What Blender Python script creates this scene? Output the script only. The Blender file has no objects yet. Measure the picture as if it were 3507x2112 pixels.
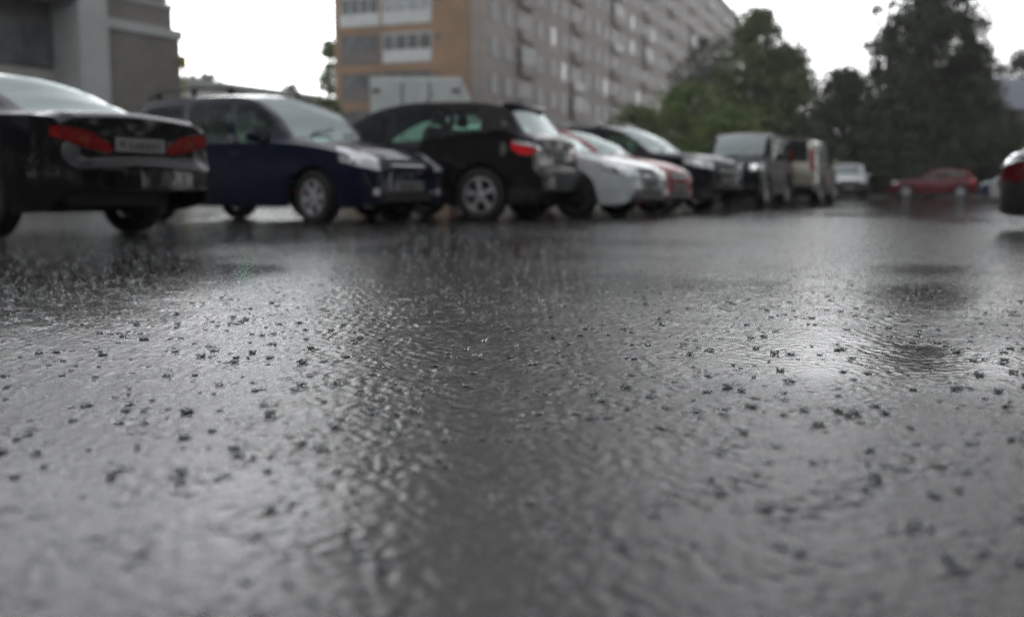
import bpy, bmesh, math, random
import numpy as np
from mathutils import Vector, Matrix
from mathutils.bvhtree import BVHTree
R = math.radians
random.seed(7)
rng = np.random.default_rng(7)
C = bpy.context.scene.collection
scene = bpy.context.scene

# ------------------------------------------------------------------ camera, world, sun, exposure
CAMH = 0.39
cam = bpy.data.objects.new('camera', bpy.data.cameras.new('camera'))
C.objects.link(cam)
cam.location = (0, 0, CAMH)
cam.rotation_euler = (R(90 - 6.71), 0, 0)
cam.data.lens = 35; cam.data.sensor_width = 36
cam.data.clip_start = 0.02; cam.data.clip_end = 3000
cam.data.dof.use_dof = True
cam.data.dof.focus_distance = 2.5
cam.data.dof.aperture_fstop = 1.8
scene.camera = cam
scene.view_settings.view_transform = 'Standard'
scene.view_settings.look = 'None'
scene.view_settings.exposure = 0.0
scene.view_settings.gamma = 1.0
scene.cycles.use_denoising = True
scene.cycles.denoising_prefilter = 'FAST'
scene.cycles.max_bounces = 10
scene.cycles.transparent_max_bounces = 12
scene.cycles.volume_bounces = 0
scene.cycles.caustics_reflective = False
scene.cycles.caustics_refractive = False
scene.cycles.sample_clamp_indirect = 4

SUN_EL, SUN_AZ = 58, 200      # high and behind the camera, behind the cloud
world = bpy.data.worlds.new('World'); scene.world = world; world.use_nodes = True
nt = world.node_tree; N = nt.nodes; Lk = nt.links
bg = N['Background']; bg.inputs['Strength'].default_value = 0.1
sky = N.new('ShaderNodeTexSky'); sky.sky_type = 'NISHITA'; sky.sun_disc = False
sky.sun_elevation = R(SUN_EL); sky.sun_rotation = R(SUN_AZ); sky.air_density = 1.0; sky.dust_density = 4.0
tc = N.new('ShaderNodeTexCoord')
sep = N.new('ShaderNodeSeparateXYZ'); Lk.new(tc.outputs['Generated'], sep.inputs[0])
ramp = N.new('ShaderNodeValToRGB'); Lk.new(sep.outputs['Z'], ramp.inputs['Fac'])
cr = ramp.color_ramp
cr.elements[0].position = 0.0; cr.elements[0].color = (1.85, 1.85, 1.85, 1)
cr.elements[1].position = 1.0; cr.elements[1].color = (.40, .41, .43, 1)
e = cr.elements.new(.25); e.color = (1.75, 1.76, 1.78, 1)
e = cr.elements.new(.39); e.color = (.68, .69, .71, 1)
e = cr.elements.new(.62); e.color = (.31, .32, .34, 1)
azr = N.new('ShaderNodeMapRange'); Lk.new(sep.outputs['X'], azr.inputs['Value'])
azr.inputs['From Min'].default_value = -.2; azr.inputs['From Max'].default_value = .55
azr.inputs['To Min'].default_value = 1.0; azr.inputs['To Max'].default_value = .62
azy = N.new('ShaderNodeMapRange'); Lk.new(sep.outputs['Y'], azy.inputs['Value'])     # unseen sky behind the camera dimmed to darken reflections in the car sides
azy.inputs['From Min'].default_value = .0; azy.inputs['From Max'].default_value = .62
azy.inputs['To Min'].default_value = .44; azy.inputs['To Max'].default_value = 1.0
m0 = N.new('ShaderNodeMath'); m0.operation = 'MULTIPLY'; Lk.new(azr.outputs[0], m0.inputs[0]); Lk.new(azy.outputs[0], m0.inputs[1])
mp = N.new('ShaderNodeMapping'); Lk.new(tc.outputs['Generated'], mp.inputs[0]); mp.inputs['Scale'].default_value = (1.5, 1.5, 5)
cl = N.new('ShaderNodeTexNoise'); Lk.new(mp.outputs[0], cl.inputs['Vector']); cl.inputs['Scale'].default_value = 1.4; cl.inputs['Detail'].default_value = 4
clr = N.new('ShaderNodeMapRange'); Lk.new(cl.outputs['Fac'], clr.inputs['Value'])
clr.inputs['From Min'].default_value = .3; clr.inputs['From Max'].default_value = .7
clr.inputs['To Min'].default_value = 23; clr.inputs['To Max'].default_value = 28
m1 = N.new('ShaderNodeMath'); m1.operation = 'MULTIPLY'; Lk.new(m0.outputs[0], m1.inputs[0]); Lk.new(clr.outputs[0], m1.inputs[1])
vm = N.new('ShaderNodeVectorMath'); vm.operation = 'SCALE'; Lk.new(ramp.outputs['Color'], vm.inputs[0]); Lk.new(m1.outputs[0], vm.inputs['Scale'])
mx = N.new('ShaderNodeMixRGB'); mx.inputs['Fac'].default_value = .95
Lk.new(sky.outputs[0], mx.inputs['Color1']); Lk.new(vm.outputs[0], mx.inputs['Color2'])
Lk.new(mx.outputs[0], bg.inputs['Color'])

sl = bpy.data.lights.new('sun', 'SUN'); sl.energy = 0.5; sl.angle = R(25); sl.color = (1, .97, .92)
so = bpy.data.objects.new('sun', sl); C.objects.link(so)
# the lamp shines from azimuth 200 deg (behind and a little left of the camera)
so.rotation_euler = (R(90 - SUN_EL), 0, R(180 - SUN_AZ))
so.location = (0, -20, 40)

# ------------------------------------------------------------------ materials
MATS = {}
def mat(name, col, rough=.6, metal=0, spec=.5, coat=0, trans=0, ior=None, noise=None, bump=None, emis=None, alpha=None):
    if name in MATS: return MATS[name]
    m = bpy.data.materials.new(name); m.use_nodes = True
    nt = m.node_tree; b = nt.nodes['Principled BSDF']
    b.inputs['Base Color'].default_value = (*col, 1)
    b.inputs['Roughness'].default_value = rough
    b.inputs['Metallic'].default_value = metal
    b.inputs['Specular IOR Level'].default_value = spec
    b.inputs['Coat Weight'].default_value = coat
    b.inputs['Coat Roughness'].default_value = .04
    b.inputs['Transmission Weight'].default_value = trans
    if ior: b.inputs['IOR'].default_value = ior
    tc = nt.nodes.new('ShaderNodeTexCoord')
    if noise:                                       # (scale, second colour, detail)
        n = nt.nodes.new('ShaderNodeTexNoise'); n.inputs['Scale'].default_value = noise[0]; n.inputs['Detail'].default_value = noise[2] if len(noise) > 2 else 5
        nt.links.new(tc.outputs['Object'], n.inputs['Vector'])
        r = nt.nodes.new('ShaderNodeMapRange'); r.inputs['From Min'].default_value = .35; r.inputs['From Max'].default_value = .65
        nt.links.new(n.outputs['Fac'], r.inputs['Value'])
        x = nt.nodes.new('ShaderNodeMixRGB'); nt.links.new(r.outputs[0], x.inputs['Fac'])
        x.inputs['Color1'].default_value = (*col, 1); x.inputs['Color2'].default_value = (*noise[1], 1)
        nt.links.new(x.outputs[0], b.inputs['Base Color'])
    if bump:                                        # (scale, distance)
        n2 = nt.nodes.new('ShaderNodeTexNoise'); n2.inputs['Scale'].default_value = bump[0]; n2.inputs['Detail'].default_value = 3
        nt.links.new(tc.outputs['Object'], n2.inputs['Vector'])
        bp = nt.nodes.new('ShaderNodeBump'); bp.inputs['Distance'].default_value = bump[1]; bp.inputs['Strength'].default_value = 1
        nt.links.new(n2.outputs['Fac'], bp.inputs['Height']); nt.links.new(bp.outputs[0], b.inputs['Normal'])
    MATS[name] = m
    return m

def paint(name, col, metal=.0, coat=.85):
    return mat('paint_' + name, col, rough=.32, metal=metal, coat=coat, spec=.05, noise=(9, tuple(c * .82 for c in col)), bump=(70, .0002))

def glass_mat(name, tint, ior=1.75):
    if name in MATS: return MATS[name]
    m = bpy.data.materials.new(name); m.use_nodes = True
    nt = m.node_tree; nt.nodes.clear()
    out = nt.nodes.new('ShaderNodeOutputMaterial')
    t = nt.nodes.new('ShaderNodeBsdfTransparent'); t.inputs[0].default_value = (*tint, 1)
    g = nt.nodes.new('ShaderNodeBsdfGlossy'); g.inputs['Roughness'].default_value = .16; g.inputs['Color'].default_value = (.86, .95, .94, 1)
    f = nt.nodes.new('ShaderNodeFresnel'); f.inputs['IOR'].default_value = ior
    tc = nt.nodes.new('ShaderNodeTexCoord'); n = nt.nodes.new('ShaderNodeTexNoise'); n.inputs['Scale'].default_value = 40
    nt.links.new(tc.outputs['Object'], n.inputs['Vector'])
    bp = nt.nodes.new('ShaderNodeBump'); bp.inputs['Distance'].default_value = .0006
    nt.links.new(n.outputs['Fac'], bp.inputs['Height']); nt.links.new(bp.outputs[0], g.inputs['Normal']); nt.links.new(bp.outputs[0], f.inputs['Normal'])
    x = nt.nodes.new('ShaderNodeMixShader')
    nt.links.new(f.outputs[0], x.inputs[0]); nt.links.new(t.outputs[0], x.inputs[1]); nt.links.new(g.outputs[0], x.inputs[2])
    nt.links.new(x.outputs[0], out.inputs['Surface'])
    MATS[name] = m
    return m

M_TYRE = mat('tyre_rubber', (.012, .012, .012), .7, noise=(30, (.02, .02, .019)))
M_RIM = mat('rim_alloy', (.62, .63, .66), .3, .45, noise=(12, (.36, .36, .38)))
M_RIMD = mat('rim_dark', (.20, .20, .21), .35, .7, noise=(12, (.12, .12, .13)))
M_HUB = mat('hub_dark', (.015, .015, .016), .5, .2, noise=(12, (.03, .028, .026)))
M_PLAST = mat('black_plastic', (.014, .014, .015), .45, noise=(20, (.022, .022, .022)))
M_CHROME = mat('chrome', (.62, .63, .65), .12, 1, noise=(12, (.5, .5, .52)))
M_SEAT = mat('seat_cloth', (.03, .03, .032), .9, noise=(30, (.05, .05, .05)))
M_GLASS = glass_mat('tinted_glass', (.40, .60, .55), 4.5)
M_GLASSS = glass_mat('side_glass', (.66, .90, .80), 1.36)
M_GLASSD = glass_mat('dark_tinted_glass', (.10, .15, .15), 1.33)
M_RED = mat('tail_lamp_red', (.85, .008, .014), .25, spec=.2, noise=(60, (.6, .006, .01)))
M_REDD = mat('tail_lamp_dark_red', (.30, .004, .006), .25, spec=.2, noise=(25, (.14, .003, .004)))
M_CLEAR = mat('lamp_clear', (.55, .60, .63), .10, .35, coat=1, noise=(25, (.75, .78, .8)))
M_AMBER = mat('lamp_amber', (.26, .045, .01), .25, spec=.2, noise=(60, (.2, .03, .01)))
M_PLATE = mat('plate_white', (.30, .30, .29), .45, noise=(30, (.22, .22, .21)))
M_INK = mat('plate_ink', (.13, .13, .13), .6, noise=(30, (.05, .05, .05)))

# ------------------------------------------------------------------ object helpers
def tag(o, label=None, cat=None, group=None, kind=None):
    if label: o['label'] = label
    if cat: o['category'] = cat
    if group: o['group'] = group
    if kind: o['kind'] = kind
    return o
def empty(name, loc=(0, 0, 0), rz=0):
    o = bpy.data.objects.new(name, None); C.objects.link(o); o.location = loc; o.rotation_euler = (0, 0, rz); o.empty_display_size = .3
    return o
def obj(name, verts, faces, mats, parent=None, fm=None, smooth=None, mw=None):
    me = bpy.data.meshes.new(name); me.from_pydata([tuple(v) for v in verts], [], faces)
    if not isinstance(mats, (list, tuple)): mats = [mats]
    for m in mats: me.materials.append(m)
    if fm is not None: me.polygons.foreach_set('material_index', fm)
    if smooth is not None:
        me.polygons.foreach_set('use_smooth', [True] * len(me.polygons)); me.update(); me.set_sharp_from_angle(angle=R(smooth))
    me.update()
    o = bpy.data.objects.new(name, me); C.objects.link(o)
    if parent is not None: o.parent = parent
    if mw is not None: o.matrix_local = mw
    return o

class MB:
    """collects shapes for ONE mesh"""
    def __init__(s): s.v = []; s.f = []; s.m = []
    def add(s, v, f, mi=0):
        k = len(s.v); s.v += [tuple(p) for p in v]; s.f += [[i + k for i in q] for q in f]; s.m += [mi] * len(f); return s
    def box(s, x0, x1, y0, y1, z0, z1, mi=0, bev=0):
        if bev > 0:
            b = min(bev, (x1 - x0) * .45, (y1 - y0) * .45, (z1 - z0) * .45)
            v = []
            for z, i in ((z0, b), (z0 + b, 0), (z1 - b, 0), (z1, b)):
                for (xx, yy) in ((x0 + b + i, y0 + i), (x1 - b - i, y0 + i), (x1 - i, y0 + b + i), (x1 - i, y1 - b - i), (x1 - b - i, y1 - i), (x0 + b + i, y1 - i), (x0 + i, y1 - b - i), (x0 + i, y0 + b + i)):
                    v.append((xx, yy, z))
            f = [list(range(7, -1, -1)), list(range(24, 32))]
            for k in range(3):
                for i in range(8): f.append([k * 8 + i, k * 8 + (i + 1) % 8, k * 8 + 8 + (i + 1) % 8, k * 8 + 8 + i])
            return s.add(v, f, mi)
        v = [(x0, y0, z0), (x1, y0, z0), (x1, y1, z0), (x0, y1, z0), (x0, y0, z1), (x1, y0, z1), (x1, y1, z1), (x0, y1, z1)]
        return s.add(v, [[0, 3, 2, 1], [4, 5, 6, 7], [0, 1, 5, 4], [1, 2, 6, 5], [2, 3, 7, 6], [3, 0, 4, 7]], mi)
    def tube(s, pts, rad, n=8, mi=0):
        pts = [Vector(p) for p in pts]; rr = rad if isinstance(rad, (list, tuple)) else [rad] * len(pts)
        k = len(s.v)
        for i, p in enumerate(pts):
            d = (pts[min(i + 1, len(pts) - 1)] - pts[max(i - 1, 0)]).normalized()
            a = d.orthogonal().normalized() if abs(d.z) < .9 else Vector((1, 0, 0)).cross(d).normalized()
            b = d.cross(a)
            for j in range(n):
                t = 2 * math.pi * j / n
                s.v.append(tuple(p + a * math.cos(t) * rr[i] + b * math.sin(t) * rr[i]))
        for i in range(len(pts) - 1):
            for j in range(n):
                s.f.append([k + i * n + j, k + i * n + (j + 1) % n, k + (i + 1) * n + (j + 1) % n, k + (i + 1) * n + j]); s.m.append(mi)
        s.f.append([k + j for j in range(n)][::-1]); s.f.append([k + (len(pts) - 1) * n + j for j in range(n)]); s.m += [mi, mi]
        return s
    def lathe(s, prof, n=32, mi=0):          # prof of (radius, y); axis = Y
        k = len(s.v); m = len(prof)
        for j in range(n):
            t = 2 * math.pi * j / n
            for r, y in prof: s.v.append((r * math.cos(t), y, r * math.sin(t)))
        for j in range(n):
            for i in range(m - 1):
                a = k + j * m + i; b = k + ((j + 1) % n) * m + i
                s.f.append([a, b, b + 1, a + 1]); s.m.append(mi)
        return s
    def build(s, name, mats, parent=None, smooth=None, mw=None):
        return obj(name, s.v, s.f, mats, parent, s.m, smooth, mw)

# ------------------------------------------------------------------ interpolation
def pchip(pts):
    xs = np.array([p[0] for p in pts], float); ys = np.array([p[1] for p in pts], float)
    h = np.diff(xs); d = np.diff(ys) / h; m = np.zeros(len(xs))
    for i in range(1, len(xs) - 1):
        if d[i - 1] * d[i] > 0:
            w1 = 2 * h[i] + h[i - 1]; w2 = h[i] + 2 * h[i - 1]
            m[i] = (w1 + w2) / (w1 / d[i - 1] + w2 / d[i])
    m[0] = d[0]; m[-1] = d[-1]
    def f(x):
        x = min(max(x, xs[0]), xs[-1]); i = min(int(np.searchsorted(xs, x, 'right')) - 1, len(xs) - 2)
        t = (x - xs[i]) / h[i]
        return float((2*t**3 - 3*t**2 + 1) * ys[i] + (t**3 - 2*t**2 + t) * h[i] * m[i] + (-2*t**3 + 3*t**2) * ys[i+1] + (t**3 - t**2) * h[i] * m[i+1])
    return f

# ------------------------------------------------------------------ cars
WHEEL_CACHE = {}
def wheel_meshes(rw, rr, wd, spokes, rimmat):
    key = (rw, rr, wd, spokes, rimmat.name)
    if key in WHEEL_CACHE: return WHEEL_CACHE[key]
    t = MB(); h = wd / 2
    t.lathe([(rr, -h * .8), (rr + .02, -h * .96), (rw * .86, -h), (rw * .96, -h * .9), (rw, -h * .68), (rw, h * .68), (rw * .96, h * .9), (rw * .86, h), (rr + .02, h * .96), (rr, h * .8), (rr, -h * .8)], 40)
    tyre = t.build('tyre', M_TYRE, smooth=40)
    r = MB(); y = h * .86                                 # outer side = +y
    r.lathe([(rr + .004, y), (rr + .004, y - .03), (rr - .012, y - .04), (rr - .03, -h * .7), (rr - .03, -h * .5), (rr - .02, y - .02), (rr - .016, y + .002), (rr + .004, y)], 40)
    r.lathe([(0.0, y - .004), (.045, y - .008), (.062, y - .02), (.062, y - .06), (0.0, y - .06)], 20)
    for k in range(spokes):
        a = 2 * math.pi * k / spokes + .3
        for sgn in ((-1, 1) if spokes < 7 else (0,)):
            w0, w1 = (.030, .020) if spokes < 7 else (.020, .014)
            a2 = a + sgn * .11
            c0 = Vector((math.cos(a) * .045, 0, math.sin(a) * .045)); c1 = Vector((math.cos(a2) * (rr - .012), 0, math.sin(a2) * (rr - .012)))
            p = Vector((-math.sin(a2), 0, math.cos(a2)))
            v = []
            for c, w, yo in ((c0, w0, y - .008), (c1, w1, y - .012)):
                for q, yy in ((-1, yo), (1, yo), (1, yo - .03), (-1, yo - .03)):
                    u = c + p * (w * q); v.append((u.x, yy, u.z))
            r.add(v, [[0, 1, 2, 3], [7, 6, 5, 4], [0, 4, 5, 1], [1, 5, 6, 2], [2, 6, 7, 3], [3, 7, 4, 0]])
    rim = r.build('rim', rimmat, smooth=35)
    d = MB(); d.lathe([(0, -h * .5), (rr - .04, -h * .5), (rr - .04, -h * .35), (0, -h * .35)], 24)
    d.lathe([(0, 0.0), (.13, 0.0), (.13, .02), (.05, .025), (0, .025)], 20)
    hub = d.build('wheel', M_HUB, smooth=35)
    res = (hub.data, tyre.data, rim.data)
    for o in (tyre, rim, hub): bpy.data.objects.remove(o)
    WHEEL_CACHE[key] = res
    return res

def lnk(name, me, parent, loc=(0, 0, 0), rot=(0, 0, 0)):
    o = bpy.data.objects.new(name, me); C.objects.link(o); o.parent = parent; o.location = loc; o.rotation_euler = rot
    return o

def make_car(name, label, cat, P, loc, phi, group=None):
    L, Wd, H = P['L'], P['W'], P['H']
    root = empty(name, (loc[0], loc[1], 0), R(phi)); tag(root, label, cat, group)
    rw, s1, s2 = P.get('rw', .31), P['s1'], P['s2']
    top = pchip(P['top']); belt0 = pchip(P['belt']); low0 = pchip(P['low']) if 'low' in P else pchip([(0, .27), (.12, .21), (.5, .20), (L - .5, .22), (L - .12, .30), (L, .40)])
    wb = pchip([(0, Wd * P.get('nose', .74)), (.03, Wd * .83), (.10, Wd * .90), (.25, Wd * .955), (.6, Wd * .99), (1.2, Wd), (L - 1.2, Wd), (L - .6, Wd * .985), (L - .25, Wd * .955), (L - .09, Wd * .90), (L - .03, Wd * .85), (L, Wd * P.get('tail', .78))])
    wr = pchip([(0, .58 * Wd), (.3, Wd * .74), (P['cowl'] - .2, Wd * .85), (P['cowl'] + .05, Wd * .83), (P['rf'], Wd * P.get('rwid', .70)), (P['rf'] + .6, Wd * (P.get('rwid', .70) + .02)), (P['rr'], Wd * (P.get('rwid', .70) - .01)), (P['rb'], Wd * P.get('rbw', .76)), (max(L - .25, P['rb'] + .05), Wd * .76), (L, Wd * .64)])
    drop = pchip([(0, .03), (P['cowl'], .03), (P['rf'], .055), (P['rr'], .06), (P['rb'], .035), (L, .03)]) if P['rb'] < L - .01 else pchip([(0, .03), (P['cowl'], .03), (P['rf'], .055), (P['rr'], .06), (L, .04)])
    ar = rw + P.get('arch', .055)
    def low(s):
        z = low0(s)
        for sw in (s1, s2):
            d = abs(s - sw)
            if d < ar: z = max(z, min(rw + math.sqrt(ar * ar - d * d), rw + ar))
        return z
    def side(z):
        return float(np.interp(z, [.15, .25, .42, .62, .80, 1.05], [.93, .965, .995, 1.0, .985, .955]))
    st = set([0, .012, .03, .06, .10, .15, .2] + [L, L - .012, L - .03, L - .06, L - .10, L - .15, L - .2])
    for a, b, n in ((.2, L - .2, int((L - .4) / .075)),): st |= set(np.linspace(a, b, n).round(4).tolist())
    for sw in (s1, s2):
        for k in range(-8, 9): st.add(round(sw + ar * math.sin(k / 8 * math.pi / 2) * .9999, 4))
    for k in ('cowl', 'rf', 'rr', 'rb'): st.add(P[k])
    cuts = P['doors'] + [q for w in P['wins'] for q in w]
    for q in cuts + P.get('xst', []): st.add(q)
    st = sorted(x for x in st if 0 <= x <= L)
    st2 = [st[0]]
    for x in st[1:]:
        if x - st2[-1] > .0045: st2.append(x)
        elif x in cuts or x in P.get('xst', []): st2[-1] = x
    st = st2; st[-1] = L
    NS, NG, NR = 9, 7, 7
    n = NS + NG + NR + 1                      # points of half section
    grid = []
    for s in st:
        zt = top(s); zb = min(belt0(s), zt - .035); zl = min(low(s), zb - .06); w = wb(s); dr = min(drop(s), (zt - zb) * .6); we = min(wr(s), w * .93)
        row = []
        for k in range(NS + 1):
            z = zl + (zb - zl) * k / NS; row.append((w * side(z), z))
        yb, ze = row[-1][0], zt - dr
        ybi = yb - .018
        for k in range(1, NG + 1):
            t = k / NG; bulge = math.sin(t * math.pi) * .022 * min(1, (zt - zb) / .4)
            row.append((ybi + (we - ybi) * t + bulge, zb + (ze - zb) * t))
        for k in range(1, NR + 1):
            t = k / NR; row.append((we * (1 - t), ze + dr * math.sin(t * math.pi / 2)))
        grid.append(row)
    def X(s): return L / 2 - s
    parts = {}
    def q(part, v4, mi=0, flip=False):
        b = parts.setdefault(part, ([], [], [], {}))
        idx = []
        for v in v4:
            key = (round(v[0], 5), round(v[1], 5), round(v[2], 5))
            if key not in b[3]: b[3][key] = len(b[0]); b[0].append(v)
            if b[3][key] not in idx: idx.append(b[3][key])
        if len(idx) < 3: return
        b[1].append(idx[::-1] if flip else idx); b[2].append(mi)
    wins = P['wins']; doors = P['doors']
    clad = P.get('clad', .0)
    for i in range(len(st) - 1):
        sm = (st[i] + st[i + 1]) / 2
        gh = top(sm) - belt0(sm)
        for j in range(n - 1):
            a, b, c, d = grid[i][j], grid[i + 1][j], grid[i + 1][j + 1], grid[i][j + 1]
            zc = (a[1] + b[1] + c[1] + d[1]) / 4; mi = 0
            part = ('body', 0)
            if j < NS:
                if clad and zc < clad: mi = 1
                if sm < P.get('fb', .45) and zc < P.get('fbz', .62) and sm < s1 - ar * .6: part = ('bumper', 1)
                elif sm > L - P.get('rbm', .4) and zc < P.get('rbz', .64) and sm > s2 + ar * .6: part = ('bumper', 2)
                elif doors[0] < sm < doors[-1]:
                    for k in range(len(doors) - 1):
                        if doors[k] < sm < doors[k + 1] and zc > .30 and not (abs(sm - s2) < ar + .05 and zc < rw + ar + .03): part = ('door', k)
                elif sm > P.get('tg', L - .22) and zc >= P.get('rbz', .64): part = ('trunk', 0) if a[0] < 0 else part
            elif j < NS + NG:
                if gh > .13 and NS + 0 <= j < NS + NG - 1:
                    for k, (w0, w1) in enumerate(wins):
                        sl_ = P.get('winslope', [0] * 9)[k]
                        t = (j - NS) / NG
                        if w0 + (sl_ * t * .2 if False else 0) < sm < w1 - max(0, sl_) * t:
                            part = ('side_window', k)
                if part[0] == 'body' and gh > .06: mi = 2 if (P.get('blackframe') and wins[0][0] < sm < wins[-1][1] and j < NS + NG - 1) else mi
            else:
                jj = j - NS - NG
                if P['cowl'] + .04 < sm < P['rf'] - .02 and jj >= 1: part = ('windshield', 0)
                elif P['rr'] + .02 < sm < P['rwe'] and jj >= 1: part = ('rear_window', 0)
                elif .16 < sm < P['cowl'] - .03 and jj >= 1: part = ('hood', 0)
                elif P['rr'] <= sm and sm > P['rwe'] + .02: part = ('trunk', 0)
            for sg in (1, -1):
                v4 = [(X(st[i]), sg * a[0], a[1]), (X(st[i + 1]), sg * b[0], b[1]), (X(st[i + 1]), sg * c[0], c[1]), (X(st[i]), sg * d[0], d[1])]
                pk = part + ((sg,) if part[0] in ('door', 'side_window') else (0,))
                q(pk, v4, mi, flip=(sg < 0))
    # end caps
    for i, fl in ((0, False), (len(st) - 1, True)):
        for j in range(n - 1):
            a, d = grid[i][j], grid[i][j + 1]
            zc = (a[1] + d[1]) / 2
            pk = ('bumper', 1 if i == 0 else 2, 0) if zc < (P.get('fbz', .62) if i == 0 else P.get('rbz', .64)) else (('body', 0, 0) if i == 0 else ('trunk', 0, 0))
            q(pk, [(X(st[i]), -a[0], a[1]), (X(st[i]), a[0], a[1]), (X(st[i]), d[0], d[1]), (X(st[i]), -d[0], d[1])], 1 if clad and zc < clad else 0, fl)
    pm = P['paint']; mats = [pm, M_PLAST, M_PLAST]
    allv, allf = [], []
    for k, b in parts.items():
        o = len(allv); allv += b[0]; allf += [[x + o for x in f] for f in b[1]]
    bvh = BVHTree.FromPolygons([Vector(v) for v in allv], allf)
    ob = {}
    gl = P.get('glass', M_GLASS)
    names = {'body': 'body', 'trunk': P.get('trunkname', 'trunk_lid'), 'hood': 'hood', 'bumper': 'bumper', 'door': 'door', 'windshield': 'windshield', 'rear_window': 'rear_window'}
    for k in sorted(parts, key=lambda k: 0 if k[0] in ('body', 'door', 'trunk') else 1):
        b = parts[k]
        par = root; nm = names.get(k[0], k[0]); mm = mats
        if k[0] in ('windshield', 'rear_window'):
            mm = gl if k[0] == 'windshield' else P.get('rglass', gl)
        if k[0] == 'rear_window' and ('trunk', 0, 0) in ob and P.get('trunkname') == 'tailgate': par = ob[('trunk', 0, 0)]
        if k[0] == 'side_window':
            mm = P.get('sglass', M_GLASSS)
            w0, w1 = wins[k[1]]; cx = (w0 + w1) / 2
            for dk in range(len(doors) - 1):
                if doors[dk] <= cx <= doors[dk + 1] and ('door', dk, k[2]) in ob: par = ob[('door', dk, k[2])]; nm = 'window'
        ob[k] = obj(nm, b[0], b[1], mm, par, [0 if not isinstance(mm, list) else x for x in b[2]], smooth=38)

    def hit(al, a, z, off):
        d = Vector((math.cos(al), math.sin(al), 0)); r_ = Vector((-math.sin(al), math.cos(al), 0))
        o_ = d * 6 + r_ * a + Vector((0, 0, z))
        h = bvh.ray_cast(o_, -d)
        if h[0] is None:
            h2 = bvh.find_nearest(r_ * a + Vector((0, 0, z)) + d * (L / 2 if abs(math.cos(al)) > .5 else Wd))
            return h2[0] + d * off
        return h[0] + d * off
    def patch(name, al, lo, up, mtl, parent=root, off=.008, nv=4, rad=0):
        al = R(al); a0 = lo; lo = np.array(lo, float); up = np.array(up, float)
        t = np.linspace(0, len(lo) - 1, 12); ks = np.arange(len(lo))
        lo2 = np.stack([np.interp(t, ks, lo[:, 0]), np.interp(t, ks, lo[:, 1])], 1); up2 = np.stack([np.interp(t, ks, up[:, 0]), np.interp(t, ks, up[:, 1])], 1)
        v, f = [], []
        for i in range(12):
            for j in range(nv + 1):
                pnt = lo2[i] + (up2[i] - lo2[i]) * j / nv
                v.append(hit(al, pnt[0], pnt[1], off))
        m = nv + 1
        for i in range(11):
            for j in range(nv): f.append([i * m + j, (i + 1) * m + j, (i + 1) * m + j + 1, i * m + j + 1])
        per = [i * m for i in range(12)] + [11 * m + j for j in range(1, m)] + [i * m + nv for i in range(10, -1, -1)] + [j for j in range(nv - 1, 0, -1)]
        dd = Vector((math.cos(al), math.sin(al), 0)) * (off + .012); k = len(v)
        for p_ in per: v.append(v[p_] - dd)
        for i in range(len(per)): f.append([per[i], k + i, k + (i + 1) % len(per), per[(i + 1) % len(per)]])
        return obj(name, v, f, mtl, parent, smooth=40)
    def lamp(name, sg, al, corner, das, zs, mtl, parent=root, off=.008):
        """corner lamp: al = azimuth off the nose (or tail), coordinates relative to the corner point"""
        s, y = corner; x = X(s)
        A = R(al) * sg
        base = -x * math.sin(A) + sg * y * math.cos(A)
        # positive da runs round the corner towards the flank
        rear = abs(al) > 90
        k = sg if not rear else sg
        sgn = sg if not rear else -sg
        lo = [(base + d * sgn, z) for d, z in zip(das, zs[0])]; up = [(base + d * sgn, z) for d, z in zip(das, zs[1])]
        return patch(name, al * sg, lo, up, mtl, parent, off)
    fb = ob.get(('bumper', 1, 0), root); rbp = ob.get(('bumper', 2, 0), root); tg = ob.get(('trunk', 0, 0), root)
    # --- front
    hl = P['hl']
    for sg in (1, -1):
        h = lamp('headlight', sg, hl.get('al', 35), hl['c'], hl['d'], hl['z'], M_CLEAR)
        lamp('reflector', sg, hl.get('al', 35), hl['c'], [hl['d'][0] * .55, hl['d'][-1] * .4], [[(hl['z'][0][0] + hl['z'][0][-1]) / 2 + .03] * 2, [(hl['z'][1][0] + hl['z'][1][-1]) / 2 - .03] * 2], M_CHROME, h, .012)
    g = P['gr']
    gp = patch('grille', 0, [(-g[0], g[1]), (0, g[1] - .01), (g[0], g[1])], [(-g[0] * 1.05, g[2]), (0, g[2] + .005), (g[0] * 1.05, g[2])], M_PLAST)
    for zz in np.linspace(g[1] + .02, g[2] - .01, P.get('bars', 2)):
        patch('chrome_bar', 0, [(-g[0] * .95, zz), (g[0] * .95, zz)], [(-g[0] * .95, zz + .018), (g[0] * .95, zz + .018)], M_CHROME, gp, .02, 1)
    lg = P.get('lg', (.45, .27, .38))
    patch('lower_grille', 0, [(-lg[0], lg[1]), (lg[0], lg[1])], [(-lg[0] * .9, lg[2]), (lg[0] * .9, lg[2])], M_PLAST, fb)
    for sg in (1, -1): patch('fog_light', 20 * sg, [(sg * (Wd * .62) - X(.1) * math.sin(R(20 * sg)) - .05, .34), (sg * (Wd * .62) - X(.1) * math.sin(R(20 * sg)) + .05, .34)], [(sg * (Wd * .62) - X(.1) * math.sin(R(20 * sg)) - .05, .42), (sg * (Wd * .62) - X(.1) * math.sin(R(20 * sg)) + .05, .42)], M_CLEAR, fb)
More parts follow.
